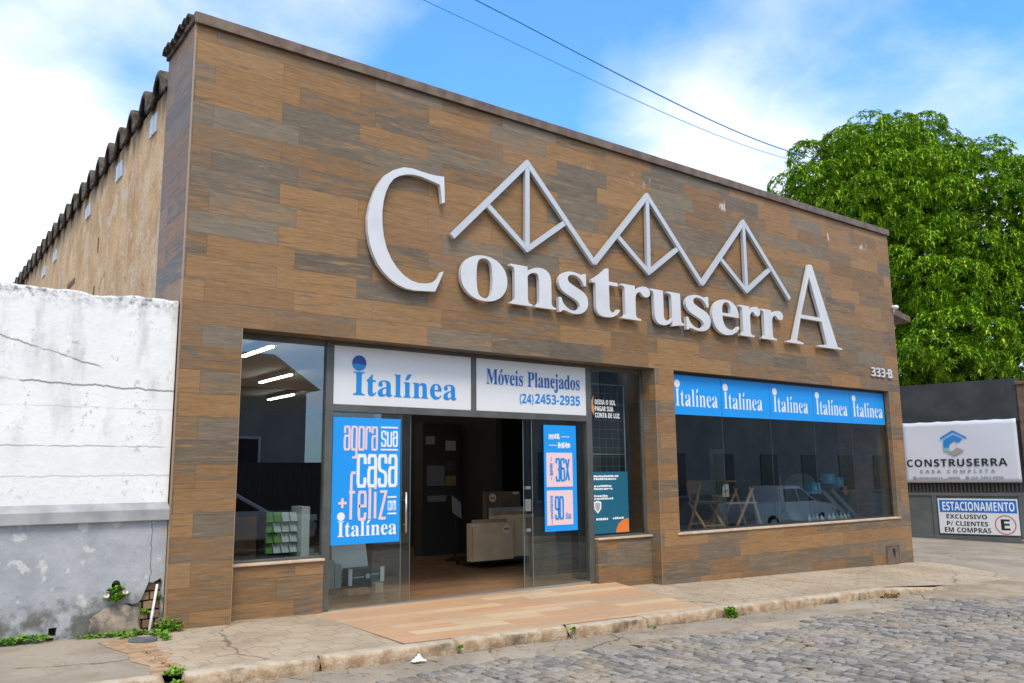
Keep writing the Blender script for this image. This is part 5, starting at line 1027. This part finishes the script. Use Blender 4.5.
for (x, y, z, r, rz) in [(29.75,7.46,11.62,2.95,3.10), (32.20,4.73,10.37,3.09,2.94), (29.58,5.64,8.16,2.18,1.99), (30.84,8.58,8.88,2.00,2.00), (33.96,2.95,9.94,2.79,2.98), (28.69,3.99,5.43,1.41,1.11), (28.39,5.77,4.92,1.33,0.98), (32.81,3.19,6.46,1.62,1.62), (32.65,7.31,13.29,2.46,2.05), (29.38,9.08,12.28,1.12,1.21), (30.55,3.47,4.96,1.03,0.82), (30.00,5.91,4.56,1.23,0.80), (31.35,4.16,7.56,1.62,1.44), (30.92,9.44,10.96,1.74,1.86), (30.72,6.70,7.07,1.44,1.33)]: LOBES.append((Vector((x, y, z)), r, rz))
verts = []; faces = []
def sphere_dir():
    u = random.uniform(-1, 1); a = random.uniform(0, 6.283); s = math.sqrt(1-u*u); return Vector((s*math.cos(a), s*math.sin(a), u))
def rosette(p, ax, ln):
    nl = random.randint(7, 10); a0 = random.uniform(0, 6.28)
    t1 = ax.cross(Vector((.3, .9, .1))).normalized(); t2 = ax.cross(t1)
    for k in range(nl):
        a = a0+k*6.283/nl+random.uniform(-.25, .25); el = random.uniform(-.6, .35)
        dr = ((t1*math.cos(a)+t2*math.sin(a))*math.cos(el)+ax*math.sin(el)).normalized()
        l = ln*random.uniform(.75, 1.2); w = dr.cross(Vector((0, 0, 1)))
        if w.length < .05: w = Vector((1, 0, 0))
        w = w.normalized()*l*.16; mid = p+dr*l*.5+Vector((0, 0, .02*l)); tip = p+dr*l+Vector((0, 0, -.20*l*random.uniform(.2, 1.3))); o = len(verts)
        up = Vector((0, 0, .05*l)); verts.extend((p, mid+w+up, tip, mid-w+up)); faces.extend(((o, o+2, o+1), (o, o+3, o+2)))
for (cc_, r, rz) in LOBES:
    placed = []; tries = 0; want = int(6.2*r*(r+rz)/2)+4
    while len(placed) < want and tries < 900:
        tries += 1; d = sphere_dir()
        if d.z < -.55: continue
        k = 1-.30*random.random()**2; c0 = cc_+Vector((d.x*r*k, d.y*r*k, d.z*rz*k))
        if any((c0-q).length < .86 for q in placed): continue
        placed.append(c0); sr = random.uniform(.60, .95); out = (d+Vector((0, 0, .45))).normalized()
        for _ in range(int(150*sr*sr)+16):
            e = sphere_dir()
            if e.dot(out) < -.05: continue
            kk = 1-.14*random.random(); rosette(c0+Vector((e.x*sr, e.y*sr, e.z*sr*.78))*kk, (e+out*.5+Vector((0, 0, .25))).normalized(), random.uniform(.15, .23))
    for _ in range(int(60*r*rz)):     # sparse inner leaves
        e = sphere_dir(); q = cc_+Vector((e.x*r, e.y*r, e.z*rz))*random.uniform(.4, .78); rosette(q, (e+Vector((0, 0, .6))).normalized(), .26)
MB().add(verts, faces).build('crown', M_LEAF, tree)
M_BARK = noisy('dark_bark', (.045, .035, .028), (.085, .068, .055), 8, .95, .1, bump=.6)
g = MB(); base = Vector((30.9, 6.2, -.7)); fork = base+Vector((.1, .0, 4.4))
g.tube([base, base+Vector((.05, .1, 1.5)), base+Vector((-.05, 0, 3.2)), fork], [.62, .48, .42, .40], 12)
g.build('trunk', M_BARK, tree, smooth=True)
for (cc_, r, rz) in LOBES:
    q = cc_+Vector((0, 0, -.2*rz)); mid = fork*.45+q*.55+Vector((random.uniform(-.4, .4), random.uniform(-.4, .4), -.5))
    g = MB(); g.tube([fork-Vector((0, 0, .15)), fork*.75+q*.25+Vector((0, 0, .2)), mid, q], [.22, .17, .12, .05], 8)
    for _ in range(5):
        e = cc_+Vector((random.uniform(-.6, .6)*r, random.uniform(-.6, .6)*r, random.uniform(-.2, .6)*rz)); g.tube([mid, (mid+e)/2+Vector((0, 0, .15)), e], [.07, .045, .02], 6)
    g.build('limb', M_BARK, tree, smooth=True)
# ================================================================ CABLES
M_CABLE = mat('blue_cable_sheath', (.09, .36, .72), .5)
def cable(a, b_, sag, r, label, n=40, ext=6):
    a, b_ = Vector(a), Vector(b_); d = b_-a; A = a-d*1.5; B = b_+d*ext; pts = []
    for i in range(n+1):
        t = i/n; q = A+(B-A)*t; tt = (q-a).dot(d)/d.dot(d); pts.append(q-Vector((0, 0, 0))+Vector((0, 0, sag*(tt*(tt-1)))))
    tag(MB().tube(pts, r, 6).build('overhead_cable', M_CABLE, smooth=True), label, 'cable')
e1 = cray(822, 160.5, 33.5); e2 = cray(815, 165.5, 33.5)
for (px_, py_, x_, z_, e_, r_, lab) in ((478, 0, 5.43, 7.30, e1, .007, 'thicker upper overhead cable crossing the blue sky above the shop'), (425, 0, 4.67, 7.03, e2, .0036, 'thin lower overhead cable running just above the shop coping')):
    a = Vector((x_, -1.2, z_)); dd = e_-a; A = a-dd*.6
    tag(MB().tube([A+(e_-A)*(i/30)-Vector((0, 0, .30*math.sin(math.pi*max(0, (i/30-.375)/.625))**1)) for i in range(31)], [r_*(1+i*.06) for i in range(31)], 6).build('overhead_cable', M_CABLE, smooth=True), lab, 'cable')
# ================================================================ INSIDE THE SHOP
M_LABEL = mat('box_label', (.70, .70, .68), .6); M_STAMP = mat('brown_box_print', (.07, .03, .015), .7); M_TAPE = mat('peach_sticker', (.90, .66, .50), .6)
def carton(label, x0, x1, y0, y1, z0, z1, lean=0.0, m=None, stickers=(), extra=None):
    t = thing('cardboard_box', label, 'box', ((x0+x1)/2, (y0+y1)/2, z0), 0, 'flat-pack boxes inside the entrance')
    w, d, h = (x1-x0)/2, (y1-y0)/2, z1-z0; L = dict(local=True)
    MB().box(-w, w, -d, d, 0, h).build('body', m or M_CARD, t, bevel=.006, **L)
    if extra != 'plain':
        g = MB(); g.box(-w*.98, w*.98, -d*.12, d*.12, h+.0005, h+.002); g.build('flap_tape', mat('packing_tape', (.40, .27, .15), .35), t, **L)
    if extra is None:
        g = MB(); g.box(-w*.96, w*.35, -d*.9, -d*.55, h+.0025, h+.06); g.box(-w*.2, w*.9, d*.5, d*.8, h+.0025, h+.045); g.build('open_flap', noisy('cardboard_flap', (.36, .25, .14), (.46, .33, .2), 5, .85), t, **L)
        MB().box(-w*.985, -w*.97, -d-.0015, -d-.0003, .01, h-.01).build('edge_seam', M_STAMP, t, **L)
    for (u, v, s_, kind) in stickers:
        mm = {'w': M_LABEL, 'p': M_TAPE, 'b': M_STAMP}[kind]; cx = -w+2*w*u; cz = h*v
        if kind == 'p':
            st = MB().disc(cx, cz, s_, -d-.003, .003, 18).build('sticker', mm, t, **L); g = MB()
            for k in range(4): g.box(cx-s_*.6+k*s_*.32, cx-s_*.6+k*s_*.32+s_*.2, -d-.005, -d-.0032, cz-s_*.2, cz+s_*.15)
            g.build('sticker_print', M_STAMP, st, **L)
        else: MB().box(cx-s_, cx+s_, -d-.003, -d-.0005, cz-s_*.28, cz+s_*.28).build('label', mm, t, **L)
    t.rotation_euler = (lean, 0, 0); return t
tr = thing('hand_trolley', 'low black flatbed trolley under the cardboard boxes', 'trolley', (8.75, 3.2, -.05))
MB().box(8.22, 9.35, 2.83, 3.75, .03, .075).build('platform', M_BLACK, tr, bevel=.01)
for (x, y) in ((8.32, 2.93), (9.25, 2.93), (8.32, 3.65), (9.25, 3.65)):
    g = MB(); g.tube([(x-.02, y, -.012), (x+.02, y, -.012)], .037, 12); g.build('wheel', M_BLACK, tr, smooth=True)
carton('large front cardboard box with a round sticker near its top right corner', 8.02, 8.88, 2.74, 2.90, .08, .70, -.02, None, ((.84, .82, .085, 'p'), (.08, .96, .08, 'w')))
carton('taller cardboard box behind and right of the front box', 8.70, 9.56, 3.0, 3.2, .08, .80, -.03, noisy('brightened_cardboard', (.78, .60, .38), (.86, .68, .45), 3, .8, .2), ((.22, .90, .075, 'p'),))  # paler cardboard copy, the stronger light on this box put into its colour
carton('grey-white flat carton standing between the brown boxes', 8.86, 9.66, 3.36, 3.45, .08, .92, 0, mat('grey_white_card', (.42, .42, .43), .7), ((.85, .85, .09, 'p'),), 'plain')
carton('dark brown carton at the back of the box pile', 8.93, 9.72, 3.62, 3.74, .08, 1.20, 0, noisy('brown_card', (.15, .105, .07), (.20, .145, .10), 3, .8), ((.18, .90, .08, 'p'), (.85, .97, .07, 'w')), 'plain')
carton('tilted brown board leaning behind the right glass door', 8.20, 8.72, 1.35, 1.42, -.05, .85, -.12, noisy('brown_card2', (.17, .10, .055), (.23, .14, .075), 3, .8), (), 'plain')
# sample display behind the left glass door
ds = thing('product_display', 'grey appliance display with a dark front box standing behind the left glass door', 'display', (5.35, 1.75, 0), .0)
M_GREY = mat('pale_grey_plastic', (.60, .64, .61), .45); M_DKG = mat('dark_green_box', (.02, .045, .04), .5)
MB().add([(5.06, 1.75, .2), (5.60, 1.75, .2), (5.62, 2.05, .98), (5.12, 2.05, .98), (5.06, 1.79, .2), (5.60, 1.79, .2), (5.62, 2.09, .98), (5.12, 2.09, .98)], [(0, 1, 2, 3), (5, 4, 7, 6), (0, 4, 5, 1), (1, 5, 6, 2), (2, 6, 7, 3), (3, 7, 4, 0)]).build('back_panel', M_GREY, ds)
bx = MB().box(5.20, 5.72, 1.55, 1.74, .04, .27).build('front_box', M_DKG, ds, bevel=.006)
g = MB(); g.box(5.19, 5.245, 1.543, 1.549, .05, .265); g.box(5.67, 5.73, 1.543, 1.549, .07, .27); g.build('white_end', M_WHITE, bx)
g = MB(); g.disc(5.48, .16, .035, 1.545, .003, 10); g.box(5.27, 5.42, 1.545, 1.548, .145, .16); g.box(5.53, 5.64, 1.545, 1.548, .17, .185); g.build('box_print', mat('pale_print', (.45, .5, .5), .5), bx)
g = MB()
for i in range(5): g.box(4.62+i*.10, 4.71+i*.10, 1.60, 1.95, .03, .56-i*.055)
g.build('stepped_side', mat('grey_green_panel', (.30, .36, .33), .5), ds)
g = MB(); g.box(4.7, 5.7, 1.6, 2.0, -.05, .03); g.build('base', M_DARK, ds)
tag(MB().box(5.08, 5.42, 1.34, 1.48, -.048, .03).build('brick', noisy('orange_brick', (.38, .20, .08), (.48, .28, .13), 12, .9), bevel=.006), 'orange brick on the floor in front of the grey display', 'brick')
tag(MB().box(5.50, 5.62, 1.36, 1.48, -.048, .08).build('wood_block', noisy('pale_wood_block', (.42, .30, .19), (.52, .38, .25), 9, .8), bevel=.005), 'small pale wooden block beside the orange brick', 'block')
# dark sample stand at the back of the entrance
st = thing('display_stand', 'tall dark sample stand with small picture panels deep inside the entrance', 'display stand', (10.25, 6.0, -.05))
# it stands in the middle aisle, just left of the partition wall
st.location = (9.1, 5.4, -.05); L = dict(local=True)
MB().box(-.45, .45, 0, .3, 0, 2.6).build('body', M_DARK2, st, **L)
for (x, z, w, h, col) in ((-.28, 2.25, .10, .08, (.45, .45, .45)), (.2, 2.15, .12, .1, (.6, .6, .6)), (-.15, 1.55, .2, .2, (.25, .25, .27)), (.2, 1.75, .12, .1, (.09, .08, .07)), (.2, 1.45, .12, .1, (.35, .28, .1)), (-.12, 1.1, .22, .06, (.28, .28, .3)), (.2, .98, .12, .1, (.08, .05, .035))):
    MB().box(x-w, x+w, -.02, -.001, z-h, z+h).build('sample_panel', mat('sample_%d' % int(z*100+x*10), col, .5), st, **L)
lf = thing('leaflet', 'pale leaflet sheet standing tilted in the dark entrance', 'leaflet', (8.7, 4.2, .82)); MB().add([(-.12, 0, .0), (.10, .03, -.12), (.10, .06, .18), (-.12, .03, .32), (-.12, .01, .0), (.10, .04, -.12), (.10, .07, .18), (-.12, .04, .32)], [(0, 1, 2, 3), (4, 7, 6, 5), (0, 4, 5, 1), (1, 5, 6, 2), (2, 6, 7, 3), (3, 7, 4, 0)]).build('sheet', mat('pale_paper', (.40, .42, .42), .7), lf, **L)
lt = thing('leaflet_stand', 'thin dark pedestal carrying a leaflet in the entrance', 'stand', (8.7, 4.3, -.05)); g = MB(); g.tube([(0, 0, 0), (0, 0, .84)], .02, 8); g.build('pole', M_BLACK, lt, **L); g = MB(); g.lathe([(.18, 0), (.18, .02), (.03, .03)], 0, 0, 16); g.build('foot', M_BLACK, lt, **L)
# tile rack in the left window
rk = thing('tile_rack', 'white tile rack with green and white samples in the left window', 'rack', (3.95, .75, .6))
MB().box(4.11, 4.21, .62, .95, .2, 1.15).build('side_panel', M_WHITE, rk); MB().box(3.45, 4.21, .62, .98, -.05, .2).build('plinth', M_DARK2, rk)
g = MB(); g.box(3.69, 3.70, .68, .95, .2, 1.10); g.box(3.70, 4.108, .93, .95, .2, 1.10)
g.build('back', M_DARK2, rk)
MGT = mat('green_sample', (.10, .26, .03), .4); MWT = mat('white_sample', (.55, .58, .58), .35)
for cidx, x in enumerate((3.71, 3.81, 3.91, 4.01)):
    for r in range(4):
        z = .62+r*.12; g = MB(); g.add([(x, .70, z), (x+.085, .70, z), (x+.085, .76, z+.105), (x, .76, z+.105), (x, .73, z), (x+.085, .73, z), (x+.085, .79, z+.105), (x, .79, z+.105)], [(0, 1, 2, 3), (5, 4, 7, 6), (0, 4, 5, 1), (1, 5, 6, 2), (2, 6, 7, 3), (3, 7, 4, 0)])
        g.build('sample', MGT if (cidx == 0 or (cidx == 1 and r % 2)) else MWT, rk)
bo = thing('wooden_board', 'brown wooden board standing at the left end of the left window', 'board', (3.42, .8, .2)); MB().box(3.22, 3.62, .78, .82, -.05, 1.05).build('panel', noisy('dark_brown_board', (.10, .05, .03), (.15, .08, .045), 4, .6), bo)
MB().box(3.20, 3.64, .775, .825, 1.05, 1.08).build('edge', M_BLACK, bo)
# wire grid panel behind the narrow window
wg = thing('wire_grid_panel', 'white wire grid display panel behind the narrow window', 'grid panel', (8.95, .45, .6)); M_WIRE = mat('white_wire', (.38, .40, .40), .4)
g = MB()
for a, b_ in (((8.56, .45, .70), (8.56, .45, 2.88)), ((9.36, .45, .62), (9.36, .45, 2.88)), ((8.56, .45, 2.88), (9.36, .45, 2.88)), ((8.56, .45, .64), (9.36, .45, .64)), ((8.56, .45, 1.80), (9.36, .45, 1.80))): g.tube([a, b_], .010, 6)
g.build('frame', M_WIRE, wg, smooth=True); g = MB()
for i in range(1, 6): g.tube([(8.56+.8*i/6, .452, .66), (8.56+.8*i/6, .452, 2.87)], .0014, 4)
for i in range(1, 16): g.tube([(8.57, .448, .64+2.24*i/16), (9.35, .448, .64+2.24*i/16)], .0014, 4)
g.build('wires', M_WIRE, wg)
MB().box(8.50, 9.40, .60, .62, -.05, 3.1).build('backing', M_DARK, wg)
# folding chairs and trestle in the right window
M_WOOD2 = noisy('beech_wood', (.42, .22, .10), (.54, .30, .145), 9, .5, .4, bump=.02)
M_GRN = mat('dark_green_canvas', (.025, .05, .045), .7)
MB().box(10.06, 16.56, .36, 2.2, .42, .50).build('window_platform', mat('grey_platform', (.14, .15, .15), .5), shop)
MB().box(10.06, 16.56, 2.16, 2.2, -.05, .419).build('platform_front', M_DARK2, shop)
def chair(label, x, y, rz, m_back):
    t = thing('folding_chair', label, 'chair', (x, y, .502), rz, 'wooden folding chairs in the right window'); L = dict(local=True); z = 0
    for s_ in (-1, 1):
        MB().bar((s_*.25, -.22, .0), (s_*.25, .16, .80), .03, .045, (1, 0, 0)).build('leg', M_WOOD2, t, bevel=.003, **L)
        MB().bar((s_*.215, .24, .0), (s_*.215, -.20, .48), .03, .045, (1, 0, 0)).build('leg', M_WOOD2, t, bevel=.003, **L)
    MB().box(-.23, .23, -.22, .20, .465, .49).build('seat', M_WOOD2 if not m_back else M_GRN, t, bevel=.004, **L)
    MB().add([(-.25, .085, .62), (.25, .085, .62), (.25, .175, .86), (-.25, .175, .86), (-.25, .11, .62), (.25, .11, .62), (.25, .20, .86), (-.25, .20, .86)], [(0, 1, 2, 3), (5, 4, 7, 6), (0, 4, 5, 1), (1, 5, 6, 2), (2, 6, 7, 3), (3, 7, 4, 0)]).build('backrest', m_back or M_WOOD2, t, **L)
    g = MB(); g.bar((-.25, -.17, .12), (.25, -.17, .12), .025, .035); g.bar((-.215, .2, .1), (.215, .2, .1), .025, .03); g.build('stretcher', M_WOOD2, t, **L)
    return t
chair('wooden folding chair with dark green canvas back in the right window', 11.72, .85, math.pi-.15, M_GRN)
chair('plain wooden folding chair turned sideways behind the price tag', 12.25, 1.35, math.pi*.62, None)
tt = thing('folding_trestle', 'open wooden trestle with crossed legs to the right of the chairs', 'trestle', (12.7, .85, .5))
for y in (.70, 1.05):
    g = MB(); g.bar((12.85, y, 1.24), (12.32, y+.02, .502), .04, .03, (0, 1, 0)); g.build('leg', M_WOOD2, tt); g = MB(); g.bar((12.80, y+.035, 1.24), (13.10, y+.05, .502), .04, .03, (0, 1, 0)); g.build('leg', M_WOOD2, tt)
MB().bar((12.15, .85, .965), (12.98, .87, .955), .30, .022).build('shelf', M_WOOD2, tt); MB().box(12.80, 12.88, .68, 1.12, 1.22, 1.29).build('hinge', M_BLACK, tt)
tb = thing('folding_table', 'small wooden folding table with a thin top behind the chairs', 'table', (12.75, 1.5, .5))
MB().box(12.45, 13.15, 1.3, 1.8, 1.33, 1.355).build('table_top', M_WOOD2, tb)
for s_, e_ in ((12.5, 13.1), (13.1, 12.5)): MB().bar((s_, 1.5, .502), (e_, 1.52 if s_ > 12.8 else 1.48, 1.33), .03, .03, (0, 1, 0)).build('leg', M_WOOD2, tb)
tg = thing('price_tag', 'white and yellow price tag hanging between the wooden chairs', 'price tag', (12.0, .66, 1.3)); MB().box(11.93, 12.10, .655, .66, 1.08, 1.30).build('card', mat('tag_card', (.62, .58, .5), .6), tg)
g = MB(); g.box(11.94, 12.09, .651, .6545, 1.10, 1.13); g.build('yellow_band', mat('tag_yellow', (.6, .45, .03), .6), tg); g = MB(); g.box(11.95, 12.08, .651, .6545, 1.16, 1.20); g.build('grey_print', mat('tag_grey', (.3, .32, .35), .6), tg); MB().tube([(12.01, .657, 1.30), (12.01, .66, 1.9)], .003, 4).build('cord', M_WIRE, tg)
po = thing('display_post', 'pale grey upright panel post behind the wooden chairs', 'post', (13.1, 1.7, .5)); MB().box(13.0, 13.32, 1.7, 1.8, .502, 1.95).build('panel', mat('pale_grey_post', (.16, .19, .19), .5), po)
# tool bags and boxes at the right of the window
M_TB = mat('tool_blue', (.03, .28, .50), .5); M_TG = mat('tool_grey', (.16, .20, .20), .6)
cart = [('wheelbarrow', 'dark green wheelbarrow tray tipped up in the right window', 14.95)]
wb = thing('wheelbarrow', 'dark wheelbarrow stood on end behind the row of small bottles', 'wheelbarrow', (15.0, 1.2, .5))
V = []; F = []
for j, (s_, h_) in enumerate(((.55, .0), (.50, .06), (.36, .26), (.34, .27))):
    for k in range(20):
        a = k*math.pi/10; V.append((15.0+s_*math.copysign(abs(math.cos(a))**.6, math.cos(a)), 1.15+h_-.25*math.sin(a)*.0, 1.0+s_*.85*math.copysign(abs(math.sin(a))**.6, math.sin(a))))
for j in range(3):
    for k in range(20): F.append((j*20+k, j*20+(k+1) % 20, (j+1)*20+(k+1) % 20, (j+1)*20+k))
F.append(tuple(range(60, 80))); MB().add(V, F).build('tray', M_TG, wb, smooth=True)
for s_ in (-.25, .25): MB().tube([(15.0+s_, 1.5, .502), (15.0+s_*1.2, 1.42, 1.45)], .017, 8).build('handle', M_CHROME, wb, smooth=True)
MB().disc(15.0, 1.0, .16, 1.46, .07, 20).build('wheel', M_BLACK, wb)
for i, (x, z, w, h, lab, mm) in enumerate(((15.18, 1.17, .15, .11, 'blue printed box leaning on the wheelbarrow with a round white mark', M_TB), (15.72, 1.36, .13, .10, 'blue printed box highest at the right of the wheelbarrow', M_TB), (16.08, 1.28, .10, .10, 'small blue box right of the highest blue box', M_TB))):
    t = thing('product_box', lab, 'box', (x, .95, z-h)); b0 = MB().box(x-w, x+w, .92, 1.05, z-h, z+h).build('body', mm, t, bevel=.004); MB().disc(x-.02, z, h*.35, .917, .002, 14).build('mark', mat('pale_mark', (.4, .45, .46), .5), t)
    MB().box(x-w*.8, x+w*.8, .93, 1.04, .502, z-h-.001).build('stand', M_BLACK, t)
for i, (x0, x1, z1, lab) in enumerate(((15.72, 16.12, 1.15, 'pale wheelbarrow handle board leaning right of the blue boxes'), (15.45, 15.80, 1.10, 'silver shovel blade leaning in front of the blue boxes'))):
    t = thing(('handle_board', 'shovel')[i], lab, ('board', 'shovel')[i], ((x0+x1)/2, .9, .5))
    g = MB(); g.bar((x0, .95, z1), (x1+.22, .72, .505), .09, .03, (0, 1, 0)); g.build('blade', mat('galvanised_%d' % i, (.13, .16, .16), .5, .4), t); g = MB(); g.tube([(x0, .96, z1), (x0-.12, 1.1, z1+.22)], .015, 8); g.build('grip', M_TB, t)
for i in range(11):
    x = 14.42+i*.135; g = thing('bottle', 'small pale bottle in the row along the right window sill', 'bottle', (x, .62, .502), 0, 'small bottles lined up in the right window')
    q = MB(); q.lathe([(.04, 0), (.042, .10), (.03, .13), (.014, .15), (.014, .17)], 0, 0, 10); q.build('body', mat('pale_bottle_%d' % (i % 3), ((.38, .45, .48), (.12, .25, .36), (.42, .42, .40))[i % 3], .3), g, smooth=True, local=True)
    q = MB(); q.lathe([(.017, .171), (.017, .20)], 0, 0, 8); q.build('cap', M_BLACK if i % 2 else M_TB, g, local=True)
tag(MB().box(15.55, 15.70, .60, .70, .502, .62).build('orange_pack', mat('orange_pack', (.5, .16, .03), .5), bevel=.004), 'small orange pack on the window platform among the bottles', 'pack')
rb = thing('tool_chest', 'black tool chest with red-brown boxes on it at the right window end', 'tool chest', (16.2, 1.2, .5)); MB().box(15.95, 16.5, 1.0, 1.5, .502, 1.02).build('body', M_BLACK, rb, bevel=.01); MB().box(16.0, 16.45, 1.02, 1.4, 1.021, 1.2).build('lid_tray', mat('dull_red_brown', (.42, .12, .06), .6), rb)

# ================================================================ ACROSS THE STREET (seen in the glass)
ho = thing('opposite_house', 'pale house with tiled hip roof across the street', 'house', (6, -17, -.3)); M_PLA = noisy('cream_plaster', (.34, .32, .28), (.44, .41, .36), 1.2, .9)
MB().box(1.0, 10.2, -21, -14.2, -.8, 4.05).build('wall', M_PLA, ho)
m, T, b, pos = nmat('clay_tiles', .9, .2); x, y, z = T.sep(pos); w_ = T.m('FRACT', T.m('MULTIPLY', x, 4.5)); n = T.noise(pos, 6, 5); c = T.mix(n, (.16, .075, .04), (.26, .13, .075)); c = T.mix(T.m('MULTIPLY', T.m('LESS_THAN', w_, .25), .6), c, (.07, .035, .02)); T.set(b.inputs['Base Color'], c)
MB().add([(.4, -13.6, 4.05), (10.4, -13.6, 4.05), (10.4, -21.6, 4.05), (.4, -21.6, 4.05), (.4, -17.4, 5.6), (10.4, -17.4, 5.6)], [(0, 1, 5, 4), (1, 2, 5), (2, 3, 4, 5), (3, 0, 4), (3, 2, 1, 0)]).build('roof', m, ho)
for x in (2.4, 5.0, 8.2):
    w_ = MB().box(x-.55, x+.55, -14.22, -14.15, 1.0, 2.6).build('window', mat('dark_pane', (.03, .035, .04), .2), ho); g = MB(); g.box(x-.62, x-.55, -14.2, -14.12, .93, 2.67); g.box(x+.55, x+.62, -14.2, -14.12, .93, 2.67); g.box(x-.55, x+.55, -14.2, -14.12, 2.6, 2.67); g.box(x-.55, x+.55, -14.2, -14.12, .93, 1.0); g.build('frame', M_WHITE, w_)
MB().box(6.3, 7.2, -14.22, -14.14, -.4, 2.2).build('door', mat('dark_wood_door', (.07, .04, .025), .6), ho)
ob = thing('opposite_building', 'long two-storey plastered building with dark windows across the street', 'building', (26, -18, -.8)); MB().box(18.0, 52, -24, -14.0, -1.8, 8.2).build('wall', noisy('taupe_plaster', (.25, .235, .215), (.34, .32, .295), 1.0, .9), ob)
for z0, z1 in ((.6, 2.3), (4.2, 6.0)):
    for x in np.arange(19.6, 51, 3.1):
        w_ = MB().box(x-.6, x+.6, -13.998, -13.95, z0, z1).build('window', mat('dark_pane', (.03, .035, .04), .2), ob); MB().box(x-.75, x+.75, -13.998, -13.88, z0-.1, z0-.002).build('sill', M_LEDGE, w_)
MB().box(17.8, 52.2, -24.2, -13.8, 8.2, 8.5).build('cornice', M_LEDGE, ob)
fw_ = thing('opposite_fence', 'dark slatted fence along the far pavement', 'fence', (6, -13, -.4)); g = MB()
for x in np.arange(0.5, 11.6, .14): g.box(x, x+.132, -12.62, -12.59, -.4, 1.9)
g.build('slats', M_SLAT, fw_); MB().box(.4, 11.7, -12.68, -12.62, 1.5, 1.6).build('rail', M_SLAT, fw_)
MS = mat('silver_car_paint', (.58, .62, .63), .3, .3); MP = mat('car_paint_pale', (.5, .52, .53), .25, .4); MGL = mat('car_window', (.012, .014, .016), .08); MTY = mat('tyre_rubber', (.015, .015, .015), .8)
def car(label, x0, yc, z, prof, glass, wheels, m, name='parked_car'):
    t = thing(name, label, 'car', (x0+2.4, yc, z)); w = .88
    V = []; F = []; n = len(prof)
    for s_, q in ((-1, 0), (1, 1)):
        for (px, pz) in prof: V.append((x0+px, yc+s_*(w-max(0, pz-.9)*.28), z+pz))
    F = [tuple(range(n)), tuple(range(2*n-1, n-1, -1))]+[(i, n+i, n+(i+1) % n, (i+1) % n) for i in range(n)]
    MB().add(V, F).build('body', m, t, bevel=.05)
    for gl in glass:
        for s_ in (-1, 1):
            P = [(x0+px, yc+s_*(w-max(0, pz-.9)*.28+.008), z+pz) for px, pz in gl]; k = len(P); P += [(p[0], p[1]+s_*.006, p[2]) for p in P]
            MB().add(P, [tuple(range(k)), tuple(range(2*k-1, k-1, -1))]+[(i, k+i, k+(i+1) % k, (i+1) % k) for i in range(k)]).build('window', MGL, t)
    for wx in wheels:
        for s_ in (-1, 1):
            tw = MB().tube([(x0+wx, yc+s_*(w-.16), z+.33), (x0+wx, yc+s_*(w+.02), z+.33)], .34, 24).build('wheel', MTY, t); MB().tube([(x0+wx, yc+s_*(w+.0), z+.33), (x0+wx, yc+s_*(w+.03), z+.33)], .2, 16).build('rim', M_CHROME, tw)
    for s_ in (-1, 1):
        px, pz = max(prof)[0], .78; MB().box(x0+px-.25, x0+px-.03, yc+s_*(w-.05)-.07, yc+s_*(w-.05)+.06, z+pz-.06, z+pz+.07).build('headlight', M_WHITE, t)
    return t
PICK = [(.02, .35), (5.1, .32), (5.18, .55), (5.15, .85), (4.9, 1.0), (3.95, 1.10), (3.1, 1.68), (2.9, 1.72), (1.9, 1.70), (1.72, 1.62), (1.6, 1.12), (.05, 1.10), (0, .8)]
car('silver pickup truck parked across the street', 25.4, -10.75, street_z(28, -9.5)+.02, PICK, [[(1.85, 1.13), (2.72, 1.13), (2.72, 1.60), (1.98, 1.60)], [(2.8, 1.13), (3.78, 1.13), (3.08, 1.6), (2.8, 1.6)]], (1.0, 4.1), MS, 'parked_pickup')
SED = [(.02, .32), (4.3, .32), (4.36, .6), (4.2, .82), (3.2, .95), (2.4, 1.42), (1.2, 1.45), (.5, 1.02), (.05, .95), (0, .6)]
car('silver hatchback parked across the street near the photographer', 4.1, -10.15, street_z(6, -9.5)+.02, SED, [[(.75, .98), (1.75, .98), (1.75, 1.36), (1.25, 1.36)], [(1.82, .98), (2.95, .98), (2.35, 1.34), (1.82, 1.36)]], (.85, 3.5), MP)
